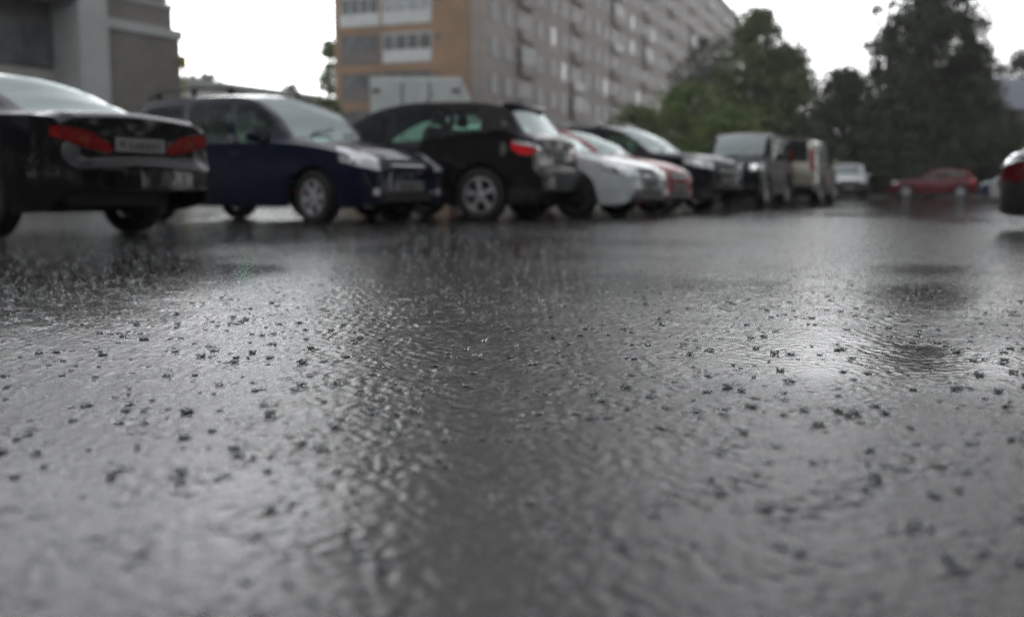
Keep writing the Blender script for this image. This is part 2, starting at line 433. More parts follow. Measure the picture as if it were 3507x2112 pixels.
    def plate(al, z, par):
        p = patch('number_plate', al, [(-.26, z - .056), (.26, z - .056)], [(-.26, z + .056), (.26, z + .056)], M_PLATE, par, .022, 2)
        b = MB(); xs = hit(R(al), 0, z, .0225 + .012).x; sx = 1 if al == 0 else -1
        for k, w in enumerate((.028, .034, .034, .034, .028, .028)):
            yy = -.20 + k * .062; b.box(min(xs, xs + .001 * sx), max(xs, xs + .001 * sx), yy, yy + w, z - .03, z + .03)
        b.box(min(xs, xs + .001 * sx), max(xs, xs + .001 * sx), .185, .235, z - .01, z + .032)
        b.build('plate_characters', M_INK, p)
    plate(0, P.get('fpz', .46), fb)
    # --- rear
    tl = P['tl']
    for sg in (1, -1):
        t_ = lamp('taillight', sg, tl.get('al', 145), tl['c'], tl['d'], tl['z'], P.get('tlm', M_RED))
        if 'white' in tl:
            w = tl['white']; lamp('reversing_light', sg, tl.get('al', 145), tl['c'], w['d'], w['z'], w.get('m', M_CLEAR), t_, .014)
    plate(180, P.get('rpz', .8), tg if P.get('rpz', .8) > P.get('rbz', .64) else rbp)
    for sg in (1, -1):
        patch('reflector', 180, [(sg * .62 - .06, .36), (sg * .62 + .06, .36)], [(sg * .62 - .06, .40), (sg * .62 + .06, .40)], M_RED, rbp)
    # --- mirrors, handles, rails
    ms = P['wins'][0][0] + .16
    for sg in (1, -1):
        b = MB(); zb = belt0(ms); yy = wb(ms) * .95
        b.box(X(ms) - .05, X(ms) + .07, -.0, .19, 0, .15, bev=.035)
        v = [(p[0], sg * (yy + p[1] + .04), zb + .01 + p[2]) for p in b.v]
        o_ = obj('mirror', v, [f if sg > 0 else f[::-1] for f in b.f], [pm], root, smooth=50)
        b = MB(); b.box(X(ms) - .02, X(ms) + .02, min(sg * (yy - .05), sg * (yy + .08)), max(sg * (yy - .05), sg * (yy + .08)), zb + .03, zb + .06); b.build('mirror_arm', M_PLAST, o_)
        for k in range(len(doors) - 1):
            if ('door', k, sg) not in ob: continue
            hs = doors[k + 1] - .17 if k == 0 else doors[k + 1] - .24
            z = belt0(hs) - .13; al = R(90 * sg); y0 = hit(al, -X(hs) * sg, z, .0).y
            b = MB(); b.tube([(X(hs) - .09, y0 - sg * .01, z), (X(hs) - .07, y0 + sg * .03, z), (X(hs) + .07, y0 + sg * .03, z), (X(hs) + .09, y0 - sg * .01, z)], .011, 6)
            b.build('door_handle', P.get('handle', pm), ob[('door', k, sg)], smooth=50)
    if P.get('rails'):
        for sg in (1, -1):
            b = MB(); ss = np.linspace(P['rf'] + .15, P['rr'] - .05, 9); yo = wr(P['rf'] + .6) - .06
            pts = [(X(s), sg * yo, top(s) + (.055 if 0 < i < 8 else -.01)) for i, s in enumerate(ss)]
            b.tube(pts, .016, 8)
            for i in (1, 4, 7): b.box(X(ss[i]) - .05, X(ss[i]) + .05, sg * yo - .02, sg * yo + .02, top(ss[i]) - .04, top(ss[i]) + .045, bev=.01)
            b.build('roof_rail', M_PLAST if P['rails'] == 1 else M_CHROME, root, smooth=50)
    if P.get('spoiler'):
        b = MB(); s = P['rr']; w = wr(s) * .93; b.box(X(s) - .11, X(s) + .04, -w, w, top(s) - .06, top(s) - .004, bev=.012); b.build('spoiler', [pm], tg, smooth=50)
    # antenna
    b = MB(); b.tube([(X(P['rf'] + .25), 0, top(P['rf'] + .25) - .01), (X(P['rf'] + .45), 0, top(P['rf'] + .25) + .17)], [.008, .003], 6); b.build('antenna', M_PLAST, root)
    # wipers
    for yy in (-.30, .25):
        b = MB(); p0 = hit(0, yy, top(P['cowl'] + .05) + .02, .012); s_ = P['cowl'] + .05
        pts = []
        for t in (0, .5, 1):
            s = P['cowl'] + .05 + t * .10; y_ = yy + .5 * t
            pts.append((X(s), y_, top(s) - .01 + .02))
        b.tube(pts, .007, 5); b.build('wiper', M_PLAST, root)
    # --- wheels
    wdt = P.get('tw', .205); tr = Wd * .985 - wdt / 2 - .01
    rmat = P.get('rim', M_RIM)
    hubm, tym, rmm = wheel_meshes(rw, P.get('rr_', .205), wdt, P.get('spokes', 5), rmat)
    for s in (s1, s2):
        for sg in (1, -1):
            steer = R(P.get('steer', 0)) if s == s1 else 0
            w = lnk('wheel', hubm, root, (X(s), sg * tr, rw), (0, R(random.uniform(0, 70)), steer + (0 if sg > 0 else math.pi)))
            lnk('tyre', tym, w); lnk('rim', rmm, w)
    # --- underbody and cabin
    b = MB(); b.box(X(L - .35), X(.35), -(tr - wdt / 2 - .04), tr - wdt / 2 - .04, .22, .52, bev=.05)
    for s in (s1, s2): b.tube([(X(s), -tr + .1, rw), (X(s), tr - .1, rw)], .04, 8)
    b.build('underbody', M_PLAST, root)
    b = MB(); zf = .50
    b.box(X(P['cowl'] + .62), X(P['cowl'] + .02), -Wd * .78, Wd * .78, zf, belt0(P['cowl'] + .3) - .02, bev=.06); b.build('dashboard', M_SEAT, root, smooth=50)
    fs = P['cowl'] + 1.28
    def seat(s, y0, y1, nm):
        b = MB(); b.box(X(s + .1), X(s - .45), y0, y1, zf - .1, zf + .14, bev=.05)
        hgt = min(1.12 + (H - 1.45) * .8, top(s + .2) - .28)
        k = len(b.v); b.box(-.06, .07, y0 + .02, y1 - .02, 0, hgt - zf, bev=.05)
        for i in range(k, len(b.v)):
            v = b.v[i]; b.v[i] = (X(s + .1) + v[0] - v[2] * .28, v[1], zf + v[2])
        m_ = [(y0 + y1) / 2] if y1 - y0 < .7 else [y0 + .28, y1 - .28]
        for yy in m_:
            zz = hgt + .03; xx = X(s + .1) - (hgt - zf) * .28 - .02
            b.box(xx - .05, xx + .05, yy - .13, yy + .13, zz, min(zz + .17, top(s + .3) - .06), bev=.04)
        b.build(nm, M_SEAT, root, smooth=50)
    seat(fs, .12, .64, 'front_seat'); seat(fs, -.64, -.12, 'front_seat')
    seat(fs + .88, -.64, .64, 'rear_seat')
    b = MB(); c = Vector((X(P['cowl'] + .72), .38, belt0(P['cowl'] + .5) - .03))
    b.tube([(c.x + .07 * math.sin(t) , c.y + .18 * math.cos(t), c.z + .16 * math.sin(t)) for t in np.linspace(0, 2 * math.pi, 17)], .014, 6); b.build('steering_wheel', M_PLAST, root, smooth=50)
    return root

def place(P, wheel, world, phi):
    """centre of a car whose given wheel (front/rear, +1 left/-1 right) stands at a ground point"""
    s = P['s1'] if wheel[0] == 'f' else P['s2']
    lx, ly = P['L'] / 2 - s, wheel[1] * (P['W'] - .1); a = R(phi)
    return (world[0] - (lx * math.cos(a) - ly * math.sin(a)), world[1] - (lx * math.sin(a) + ly * math.cos(a)))
def V(**k): return k
SEDAN = V(xst=[4.435, 4.452], L=4.54, W=.88, H=1.47, s1=.92, s2=3.52, rw=.32, cowl=1.18, rf=2.02, rr=3.05, rb=3.92, rwe=3.80, rwid=.66,
    top=[(0, .62), (.04, .70), (.12, .76), (.35, .84), (.8, .93), (1.18, 1.0), (1.6, 1.27), (2.02, 1.44), (2.5, 1.475), (3.05, 1.41), (3.5, 1.22), (3.92, 1.05), (4.2, 1.05), (4.38, 1.035), (4.435, 1.0), (4.452, .70), (4.525, .665), (4.54, .60)],
    belt=[(0, .55), (.12, .70), (.4, .78), (1.18, .92), (2.5, .95), (3.6, 1.0), (4.2, .98), (4.43, .94), (4.455, .66), (4.54, .56)],
    doors=[1.22, 2.26, 3.2], wins=[(1.45, 2.22), (2.30, 3.08)], winslope=[0, .1], blackframe=0, rbm=.42, rbz=.66, tg=4.36, rpz=.77,
    hl=V(c=(.18, .74), d=[-.22, 0, .22], z=([.60, .62, .70], [.68, .76, .80])), gr=(.36, .60, .68),
    tl=V(c=(4.42, .76), al=147, d=[-.40, -.24, -.06, .08], z=([.70, .72, .77, .82], [.76, .86, .89, .89]), white=V(d=[-.22, -.13], z=([.77, .77], [.82, .82]), m=M_AMBER)), tlm=M_REDD, spokes=5, rim=M_RIMD, paint=paint('black', (.004, .004, .006)), glass=M_GLASS)
WAGON = V(L=4.42, W=.82, nose=.55, H=1.66, s1=.80, s2=3.705, rw=.315, cowl=1.22, rf=1.98, rr=4.02, rb=4.36, rwe=4.28, rwid=.76,
    top=[(0, .66), (.04, .74), (.12, .80), (.35, .90), (.8, .99), (1.22, 1.06), (1.6, 1.38), (1.98, 1.575), (2.3, 1.615), (3.4, 1.64), (4.02, 1.60), (4.28, 1.18), (4.36, 1.0), (4.40, .92), (4.42, .75)],
    belt=[(0, .6), (.12, .74), (.5, .86), (1.22, .95), (2.5, .98), (4.2, 1.0), (4.40, .85), (4.42, .7)],
    doors=[1.26, 2.2, 3.06], wins=[(1.48, 2.14), (2.24, 3.0), (3.12, 3.95)], winslope=[0, .0, .05], rbz=.62, rpz=.85, rails=1, trunkname='tailgate', tg=4.3,
    hl=V(c=(.16, .70), d=[-.24, 0, .20], z=([.62, .66, .72], [.76, .88, .90])), gr=(.34, .66, .78), bars=2, fpz=.45,
    tl=V(c=(4.40, .80), al=140, d=[-.10, .10], z=([.75, .75], [1.2, 1.2])), spokes=6, paint=paint('navy', (.004, .009, .028)), steer=-6, fb=.4)
CROSS = V(xst=[4.22, 4.235], L=4.33, W=.895, H=1.61, s1=.89, s2=3.52, rw=.34, cowl=1.05, rf=1.98, rr=3.75, rb=4.16, rwe=4.08, rwid=.71, rbw=.80, arch=.07,
    top=[(0, .70), (.04, .80), (.12, .88), (.4, .98), (.8, 1.04), (1.05, 1.08), (1.5, 1.34), (1.98, 1.54), (2.5, 1.60), (3.2, 1.585), (3.75, 1.52), (4.08, 1.14), (4.14, 1.11), (4.22, 1.07), (4.235, .73), (4.315, .70), (4.33, .62)],
    belt=[(0, .62), (.12, .80), (.5, .93), (1.05, .99), (2.5, 1.04), (3.4, 1.13), (3.8, 1.16), (4.1, 1.05), (4.22, .94), (4.235, .69), (4.33, .58)],
    doors=[1.12, 2.2, 3.12], wins=[(1.30, 2.12), (2.24, 3.04), (3.12, 3.52)], winslope=[0, .0, .14], rbz=.70, rpz=.88, trunkname='tailgate', tg=4.08, clad=.42, spoiler=1, rbm=.42,
    hl=V(c=(.2, .74), d=[-.22, 0, .24], z=([.72, .76, .84], [.80, .90, .94])), gr=(.36, .68, .80),
    tl=V(c=(4.10, .80), al=128, d=[-.20, -.06, .08, .14], z=([.89, .83, .86, .92], [.93, .97, 1.02, 1.02]), white=V(d=[-.30, -.08, .12], z=([.90, .95, .98], [.93, .99, 1.02]))), spokes=5, rr_=.225, tw=.215, paint=paint('black_brown', (.010, .008, .010), coat=.5))
LIFT = V(L=4.57, W=.83, H=1.46, nose=.5, s1=.84, s2=3.49, rw=.32, cowl=1.2, rf=2.05, rr=3.35, rb=4.15, rwe=4.05, rwid=.67,
    top=[(0, .60), (.04, .68), (.12, .75), (.35, .85), (.8, .95), (1.2, 1.01), (1.6, 1.26), (2.05, 1.42), (2.6, 1.46), (3.35, 1.37), (3.8, 1.2), (4.15, 1.08), (4.45, 1.05), (4.53, .98), (4.57, .8)],
    belt=[(0, .54), (.12, .69), (.5, .82), (1.2, .92), (2.5, .95), (4.1, 1.0), (4.5, .9), (4.57, .72)],
    doors=[1.25, 2.3, 3.2], wins=[(1.48, 2.24), (2.32, 3.12), (3.2, 3.5)], winslope=[0, 0, .12], rbz=.64, rpz=.82, trunkname='tailgate', tg=4.42,
    hl=V(c=(.17, .73), d=[-.24, 0, .20], z=([.58, .60, .68], [.70, .76, .79])), gr=(.30, .58, .72), bars=1, lg=(.64, .25, .42), fpz=.50,
    tl=V(c=(4.48, .78), al=140, d=[-.2, .12], z=([.78, .8], [.98, .98])), spokes=7, rim=M_RIMD, paint=paint('pale_silver', (.62, .68, .70), .0))
HATCH = V(L=4.25, W=.875, H=1.50, s1=.86, s2=3.47, rw=.315, cowl=1.12, rf=1.95, rr=3.62, rb=4.08, rwe=4.0, rwid=.69,
    top=[(0, .62), (.04, .70), (.12, .78), (.35, .88), (.8, .97), (1.12, 1.02), (1.5, 1.27), (1.95, 1.45), (2.5, 1.5), (3.62, 1.42), (4.0, 1.06), (4.08, .98), (4.2, .92), (4.25, .75)],
    belt=[(0, .55), (.12, .71), (.5, .84), (1.12, .93), (2.5, .97), (3.9, 1.02), (4.2, .84), (4.25, .7)],
    doors=[1.18, 2.18, 3.05], wins=[(1.38, 2.12), (2.2, 2.98), (3.06, 3.4)], winslope=[0, 0, .1], rbz=.62, rpz=.8, trunkname='tailgate', tg=4.04,
    hl=V(c=(.18, .72), d=[-.22, 0, .26], z=([.60, .64, .72], [.72, .80, .86])), gr=(.32, .60, .70),
    tl=V(c=(4.06, .78), al=135, d=[-.1, .14], z=([.78, .8], [1.02, 1.05])), spokes=6, paint=paint('red', (.30, .006, .014), coat=.5))
SUV = V(L=4.75, W=.93, H=1.72, s1=.90, s2=3.68, rw=.37, cowl=1.25, rf=2.1, rr=4.1, rb=4.58, rwe=4.48, rwid=.72, arch=.075, tw=.235, rr_=.235,
    top=[(0, .78), (.04, .90), (.12, .99), (.4, 1.08), (.9, 1.13), (1.25, 1.17), (1.7, 1.46), (2.1, 1.65), (2.6, 1.71), (4.1, 1.66), (4.48, 1.22), (4.58, 1.12), (4.7, 1.02), (4.75, .85)],
    belt=[(0, .7), (.12, .90), (.5, 1.01), (1.25, 1.08), (2.5, 1.12), (4.4, 1.17), (4.7, .9), (4.75, .8)], low=[(0, .44), (.12, .33), (.5, .27), (4.2, .29), (4.6, .36), (4.75, .48)],
    doors=[1.32, 2.36, 3.28], wins=[(1.54, 2.28), (2.38, 3.2), (3.28, 3.9)], winslope=[0, 0, .12], rbz=.72, fbz=.72, rpz=.95, trunkname='tailgate', tg=4.5, rails=2, clad=.46,
    hl=V(c=(.2, .76), d=[-.24, 0, .28], z=([.80, .82, .90], [.94, .98, 1.02])), gr=(.40, .74, .93), bars=3, lg=(.5, .38, .52), fpz=.6,
    tl=V(c=(4.56, .84), al=135, d=[-.12, .12], z=([.92, .92], [1.22, 1.22])), spokes=6, paint=paint('black_blue', (.006, .007, .011), coat=.35), glass=M_GLASS)
BOX = V(L=4.8, W=.93, H=1.86, s1=.82, s2=3.60, rw=.385, cowl=1.35, rf=1.98, rr=4.5, rb=4.74, rwe=4.68, rwid=.80, arch=.08, tw=.25, rr_=.235, nose=.86, tail=.88, rbw=.86,
    top=[(0, .88), (.03, 1.0), (.10, 1.08), (.4, 1.13), (.9, 1.18), (1.35, 1.22), (1.7, 1.56), (1.98, 1.78), (2.4, 1.85), (4.5, 1.83), (4.68, 1.25), (4.74, 1.1), (4.78, 1.0), (4.8, .9)],
    belt=[(0, .8), (.12, 1.0), (.5, 1.07), (1.35, 1.12), (2.5, 1.13), (4.6, 1.15), (4.78, .95), (4.8, .85)], low=[(0, .46), (.12, .36), (.5, .32), (4.3, .34), (4.7, .40), (4.8, .5)],
    doors=[1.42, 2.36, 3.22], wins=[(1.58, 2.28), (2.40, 3.16), (3.28, 4.36)], rbz=.76, fbz=.76, rpz=1.0, trunkname='tailgate', tg=4.7, clad=.52,
    hl=V(c=(.14, .76), al=22, d=[-.20, 0, .16], z=([.86, .86, .90], [1.0, 1.02, 1.04])), gr=(.46, .80, 1.0), bars=4, lg=(.5, .42, .56), fpz=.62,
    tl=V(c=(4.76, .84), al=160, d=[-.08, .10], z=([.95, .95], [1.5, 1.5])), spokes=6, paint=paint('graphite', (.008, .009, .012), coat=.12))

ROW = 'cars parked nose in or out along the left row'
RR = 'cars parked along the right row'
sed = make_car('parked_sedan', 'black sedan seen from behind at the far left with dark red tail lamps', 'car', SEDAN, place(SEDAN, ('r', -1), (-3.63, 9.6), 154), 154, ROW)
wag = make_car('parked_wagon', 'dark blue estate car with roof rails and clear headlights facing right', 'car', WAGON, place(WAGON, ('f', -1), (-2.28, 11.7), -33), -33, ROW)
crs = make_car('parked_crossover', 'black crossover with bright red and white tail lamp and five spoke alloy wheel', 'car', CROSS, place(CROSS, ('r', 1), (-.39, 12.85), 156), 156, ROW)
lif = make_car('parked_liftback', 'pale silver car with open black lower grille, nose out beside the black crossover', 'car', LIFT, place(LIFT, ('f', -1), (.91, 14.4), -31), -31, ROW)
HRED = dict(HATCH, W=.82, nose=.5, s1=.80)
red = make_car('parked_hatchback', 'red hatchback nose out behind the pale silver car in the left row', 'car', HRED, place(HRED, ('f', -1), (1.80, 16.9), -31), -31, ROW)
suv = make_car('parked_suv', 'black SUV with pale reflections on windscreen and bonnet, nose out beside the red hatchback', 'car', SUV, place(SUV, ('f', -1), (2.9, 19.0), -35), -35, ROW)
box = make_car('parked_suv', 'boxy graphite SUV facing the camera with broad teal windscreen', 'car', dict(BOX, W=.88), (5.95, 25.6), -115, ROW)
BEI = dict(BOX); BEI['paint'] = paint('beige', (.34, .33, .28), .2); BEI['rglass'] = M_GLASSD; BEI['tlm'] = M_REDD; BEI['sglass'] = M_GLASSD
bei = make_car('parked_suv', 'beige SUV seen from behind with tall red tail lamp, next to the boxy graphite SUV', 'car', BEI, (8.4, 29.7), 65, ROW)
DRK = dict(HATCH); DRK['paint'] = paint('brown_black', (.03, .022, .02))
drk = make_car('parked_hatchback', 'dark brown car half hidden behind the beige SUV', 'car', DRK, (8.9, 34.4), -28, ROW)
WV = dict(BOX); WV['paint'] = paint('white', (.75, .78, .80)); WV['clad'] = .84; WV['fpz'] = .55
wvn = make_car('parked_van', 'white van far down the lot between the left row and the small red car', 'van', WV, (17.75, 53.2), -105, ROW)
FR = dict(CROSS); FR['spoiler'] = 0; FR['clad'] = .3; FR['rr'] = 3.9; FR['wins'] = [(1.42, 2.12), (2.24, 3.04), (3.12, 3.72)]; FR['top'] = [(0, .70), (.04, .80), (.12, .88), (.4, .95), (.8, 1.0), (1.15, 1.04), (1.7, 1.36), (2.1, 1.50), (2.6, 1.56), (3.4, 1.56), (3.9, 1.52), (4.1, 1.15), (4.16, 1.1), (4.22, 1.07), (4.235, .73), (4.315, .70), (4.33, .62)]; FR['paint'] = paint('crimson', (.12, .003, .008), coat=.4); FR['glass'] = M_GLASSD; FR['sglass'] = M_GLASSD
frd = make_car('parked_crossover', 'small red car side on in front of the dark trees', 'car', FR, (22.4, 53.4), 157)
RC = dict(HATCH, clad=.48, low=[(0, .20), (.12, .16), (.5, .16), (3.8, .2), (4.25, .3)]); RC['paint'] = paint('dark_red', (.10, .003, .007))
rcr = make_car('parked_hatchback', 'dark red car with black lower bumper, cut off by the right edge of the picture', 'car', RC, (6.76, 9.0), 152, RR)
RS = dict(LIFT); RS['paint'] = paint('silver', (.5, .52, .52), .2)
rsl = make_car('parked_liftback', 'silver car behind the dark red one at the right edge', 'car', RS, (14.9, 25.9), 152, RR)
RB = dict(SEDAN); RB['paint'] = paint('slate_blue', (.02, .03, .07))
rbl = make_car('parked_sedan', 'slate blue car beyond the silver one at the right edge', 'car', RB, (20.7, 39.0), 152, RR)
#BUILDINGS
# ------------------------------------------------------------------ buildings
def brick_mat(name, c1, c2, mortar, w, h, ms, rough=.8, noise=3.0, bias=0):
    m = bpy.data.materials.new(name); m.use_nodes = True; nt = m.node_tree; b = nt.nodes['Principled BSDF']; b.inputs['Roughness'].default_value = rough
    tc = nt.nodes.new('ShaderNodeTexCoord'); sp = nt.nodes.new('ShaderNodeSeparateXYZ'); nt.links.new(tc.outputs['Object'], sp.inputs[0])
    ad = nt.nodes.new('ShaderNodeMath'); ad.operation = 'ADD'; nt.links.new(sp.outputs['X'], ad.inputs[0]); nt.links.new(sp.outputs['Y'], ad.inputs[1])
    cb = nt.nodes.new('ShaderNodeCombineXYZ'); nt.links.new(ad.outputs[0], cb.inputs['X']); nt.links.new(sp.outputs['Z'], cb.inputs['Y'])
    br = nt.nodes.new('ShaderNodeTexBrick'); nt.links.new(cb.outputs[0], br.inputs['Vector'])
    br.inputs['Color1'].default_value = (*c1, 1); br.inputs['Color2'].default_value = (*c2, 1); br.inputs['Mortar'].default_value = (*mortar, 1)
    br.inputs['Scale'].default_value = 1; br.inputs['Brick Width'].default_value = w; br.inputs['Row Height'].default_value = h; br.inputs['Mortar Size'].default_value = ms; br.offset = .5 if h < 1 else 0
    n = nt.nodes.new('ShaderNodeTexNoise'); n.inputs['Scale'].default_value = 1 / noise; n.inputs['Detail'].default_value = 6; nt.links.new(tc.outputs['Object'], n.inputs['Vector'])
    r = nt.nodes.new('ShaderNodeMapRange'); nt.links.new(n.outputs['Fac'], r.inputs['Value']); r.inputs['From Min'].default_value = .3; r.inputs['From Max'].default_value = .7; r.inputs['To Min'].default_value = .78; r.inputs['To Max'].default_value = 1.12
    v = nt.nodes.new('ShaderNodeVectorMath'); v.operation = 'SCALE'; nt.links.new(br.outputs['Color'], v.inputs[0]); nt.links.new(r.outputs[0], v.inputs['Scale'])
    nt.links.new(v.outputs[0], b.inputs['Base Color'])
    return m
M_ORANGE = brick_mat('ochre_brick', (.27, .15, .08), (.235, .125, .065), (.25, .20, .14), .26, .088, .012)
M_GREYB = brick_mat('grey_panel', (.305, .272, .248), (.285, .253, .232), (.335, .302, .275), 3.6, 2.8, .14, noise=5)
M_STONE = brick_mat('stone_cladding', (.24, .225, .20), (.20, .19, .17), (.15, .14, .13), .6, .3, .012)
M_PLASTER = mat('pale_plaster', (.48, .50, .50), .8, noise=(1.2, (.42, .44, .44)))
M_PLASTW = mat('sill_plaster', (.45, .44, .41), .8, noise=(1.2, (.38, .37, .35)))
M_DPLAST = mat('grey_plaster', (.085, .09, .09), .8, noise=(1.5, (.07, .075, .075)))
M_WFR = mat('white_frame', (.6, .62, .63), .4, noise=(3, (.5, .52, .53)))
M_DFR = mat('dark_frame', (.12, .10, .095), .5, noise=(3, (.09, .075, .07)))
M_WPANE = mat('window_pane', (.07, .075, .08), .35, spec=.15, noise=(1.1, (.14, .15, .155)))
M_WPANEB = mat('window_pane_curtained', (.20, .23, .26), .2, noise=(1.6, (.30, .32, .33)))
M_WPAR = mat('white_parapet', (.50, .52, .53), .6, noise=(1.5, (.42, .44, .45)))
M_SLATE = mat('blue_roof_sheet', (.14, .17, .21), .4, noise=(2, (.11, .13, .17)))
M_CONC = mat('concrete', (.22, .21, .2), .8, noise=(1.5, (.16, .155, .15)))

ab = empty('apartment_block', (-2.97, 75, 0), R(69)); tag(ab, 'tall apartment block with ochre brick end wall and long grey facade', 'building')
HT = 33.0; BL = 132; BD = 11.0
b = MB(); b.box(0, BL, 0, BD, 0, HT); wall = b.build('wall', M_GREYB, ab)
b = MB(); b.box(-.2, BL + .2, -.2, BD + .2, HT, HT + .5); b.build('roof', M_CONC, ab)
# end wall, 1 m deep, with two columns of loggias cut in it
lg_y = [(2.75, 6.85), (7.05, 10.45)]
b = MB(); base0 = 1.5
b.box(-1, 0, 0, 2.75, 0, HT); b.box(-1, 0, 6.85, 7.05, 0, HT); b.box(-1, 0, 10.45, BD, 0, HT)
for k in range(-1, 12):
    z0 = base0 + 2.8 * k + 2.2 if k >= 0 else 0; z1 = base0 + 2.8 * (k + 1)
    for (a, c) in lg_y: b.box(-1, 0, a, c, z0, min(z1, HT))
b.build('end_wall', M_ORANGE, ab)
for k in range(11):
    zb = base0 + 2.8 * k
    for c, (a, d) in enumerate(lg_y):
        white = (k, c) in ((4, 0), (4, 1), (3, 0), (6, 1), (7, 0), (9, 0), (8, 1))
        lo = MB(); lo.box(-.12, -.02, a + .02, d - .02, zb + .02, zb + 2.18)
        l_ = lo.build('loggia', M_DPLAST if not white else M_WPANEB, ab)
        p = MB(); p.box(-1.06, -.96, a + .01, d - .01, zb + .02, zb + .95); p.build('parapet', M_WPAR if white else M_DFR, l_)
        g = MB(); nm = 4
        for i in range(nm + 1):
            yy = a + .03 + (d - a - .12) * i / nm; g.box(-1.03, -.97, yy, yy + .06, zb + .95, zb + 2.17, 0)
        g.box(-1.03, -.97, a + .09, d - .06, zb + 2.08, zb + 2.17, 0)
        for i in range(nm):
            y0_ = a + .09 + (d - a - .12) * i / nm; y1_ = a + .03 + (d - a - .12) * (i + 1) / nm
            g.box(-1.01, -.99, y0_ + .002, y1_ - .002, zb + .952, zb + 2.078, 1)
        g.build('glazing', [M_WFR if white else M_DFR, (M_WPANEB if (k + c) % 2 == 0 else M_WPANE) if white else M_WPANE], l_)
    v = MB(); v.box(-1.03, -.99, 2.0, 2.45, zb + 1.5, zb + 2.0); v.build('vent_window', M_DFR, ab)
cols = []
for p in range(9):
    o = p * 14.4
    cols += [(4.2 + o, 1.4, 0), (7.3 + o, 1.4, 0), (11.3 + o, 3.4, 1), (14.9 + o, 1.3, 0)]
wl = []
for (cx, w, kind) in cols:
    if cx > BL - 2: continue
    for k in range(11):
        zb = 1.5 + 2.8 * k; Y = 75 + .934 * cx; vis = zb < .33 + 460 / 2396 * Y and zb > 2
        wl.append((0 if vis else 1, Y, cx, w, kind, zb))
wl.sort()
rest = MB()
for i, (vis, Y, cx, w, kind, zb) in enumerate(wl):
    one = i < 84
    m = MB() if one else rest
    wr_ = random.random(); fr = 0 if wr_ < .12 else 1; pn = 2 if wr_ > .08 else 3
    if kind == 0:
        m.box(cx - w / 2, cx + w / 2, -.05, -.003, zb + .75, zb + 2.35, fr)
        for q in (0, 1): m.box(cx - w / 2 + .07 + q * (w / 2 - .03), cx - .04 + q * (w / 2 - .03), -.07, -.052, zb + .83, zb + 2.27, pn)
        nm = 'window'
    else:
        m.box(cx - w / 2, cx + w / 2, -.4, -.003, zb, zb + .12, 4)
        m.box(cx - w / 2, cx + w / 2, -.4, -.34, zb + .122, zb + 1.0, 5 if wr_ < .12 else 6)
        m.box(cx - w / 2 + .1, cx + w / 2 - .1, -.05, -.003, zb + .125, zb + 2.3, 1)
        if wr_ > .86:
            for q in range(4): m.box(cx - w / 2 + q * w / 4 + .03, cx - w / 2 + (q + 1) * w / 4 - .03, -.38, -.36, zb + 1.02, zb + 2.4, 2)
            m.box(cx - w / 2, cx + w / 2, -.4, -.35, zb + 2.42, zb + 2.5, 1)
        nm = 'balcony'
    if one: m.build(nm, [M_WFR, M_DFR, M_WPANE, M_WPANEB, M_CONC, M_WPAR, M_GREYB], ab)
tag(rest.build('window', [M_WFR, M_DFR, M_WPANE, M_WPANEB, M_CONC, M_WPAR, M_GREYB], ab), kind='stuff')

ob_ = empty('office_building', (-13.3, 40, 0), R(62)); tag(ob_, 'low grey stone clad building with projecting pale frame at the upper left', 'building')
b = MB(); b.box(-52, -3.5, 1.0, 12, 0, 7.7); b.box(-3.48, -.002, .22, 12, 0, 7.3); b.build('wall', M_DPLAST, ob_)
b = MB(); b.box(-3.48, 0, 0, .2, 0, 6.3); b.box(-3.48, 0, 0, .2, 6.66, 7.45); b.box(.002, .35, .0, 6, 0, 6.3); b.build('stone_cladding', M_STONE, ob_)
b = MB(); b.box(-3.49, .42, -.12, .25, 6.302, 6.656); b.box(-3.49, .05, -.06, .25, 7.452, 7.6); b.build('concrete_band', M_PLASTER, ob_)
b = MB(); b.box(-4.7, -3.5, -.5, .99, 0, 8.3); b.box(-52, -4.702, -.5, .99, 7.05, 8.3); b.build('projecting_frame', M_PLASTER, ob_)
b = MB(); b.box(-52, -4.702, .8, .998, 0, 4.62); b.build('sill_wall', M_PLASTW, ob_)
for i in range(11):
    x1 = -4.75 - i * 2.3; w = MB(); w.box(x1 - 2.28, x1, .9, .997, 4.64, 6.3); wo = w.build('window', M_DFR, ob_)
    w = MB(); w.box(x1 - 2.2, x1 - 1.2, .86, .898, 4.72, 6.22); w.box(x1 - 1.1, x1 - .08, .86, .898, 4.72, 6.22); w.build('pane', M_WPANE, wo)
b = MB(); b.tube([(.40, -.12, 0), (.40, -.12, 5.4)], .05); b.tube([(.40, -.12, 5.2), (.40, -.12, 5.7)], .12); b.build('gas_pipe', mat('yellow_pipe', (.42, .33, .05), .5, noise=(4, (.3, .24, .05))), ob_)
b = MB(); b.box(-52.2, .1, .3, 12.2, 7.72, 7.9); b.build('roof', M_CONC, ob_)

lb = empty('low_building', (-19.8, 60, 0), R(62)); tag(lb, 'pale low building beyond the blue estate car, left of the birch', 'building')
b = MB(); b.box(-6, 13.0, 0, 9, 0, 6.7); b.build('wall', mat('pale_render', (.74, .74, .72), .8, noise=(.8, (.66, .66, .64))), lb)
b = MB(); b.box(-6.3, 13.3, -.3, 9.3, 6.702, 7.1); b.build('roof', M_PLASTER, lb)
for i in range(6):
    for z in (1.2, 4.1):
        w = MB(); x = -4.2 + i * 3; w.box(x, x + 1.4, -.06, -.003, z, z + 1.5); w.box(x + .08, x + 1.32, -.08, -.062, z + .08, z + 1.42, 1); w.build('window', [M_WFR, M_WPANE], lb)

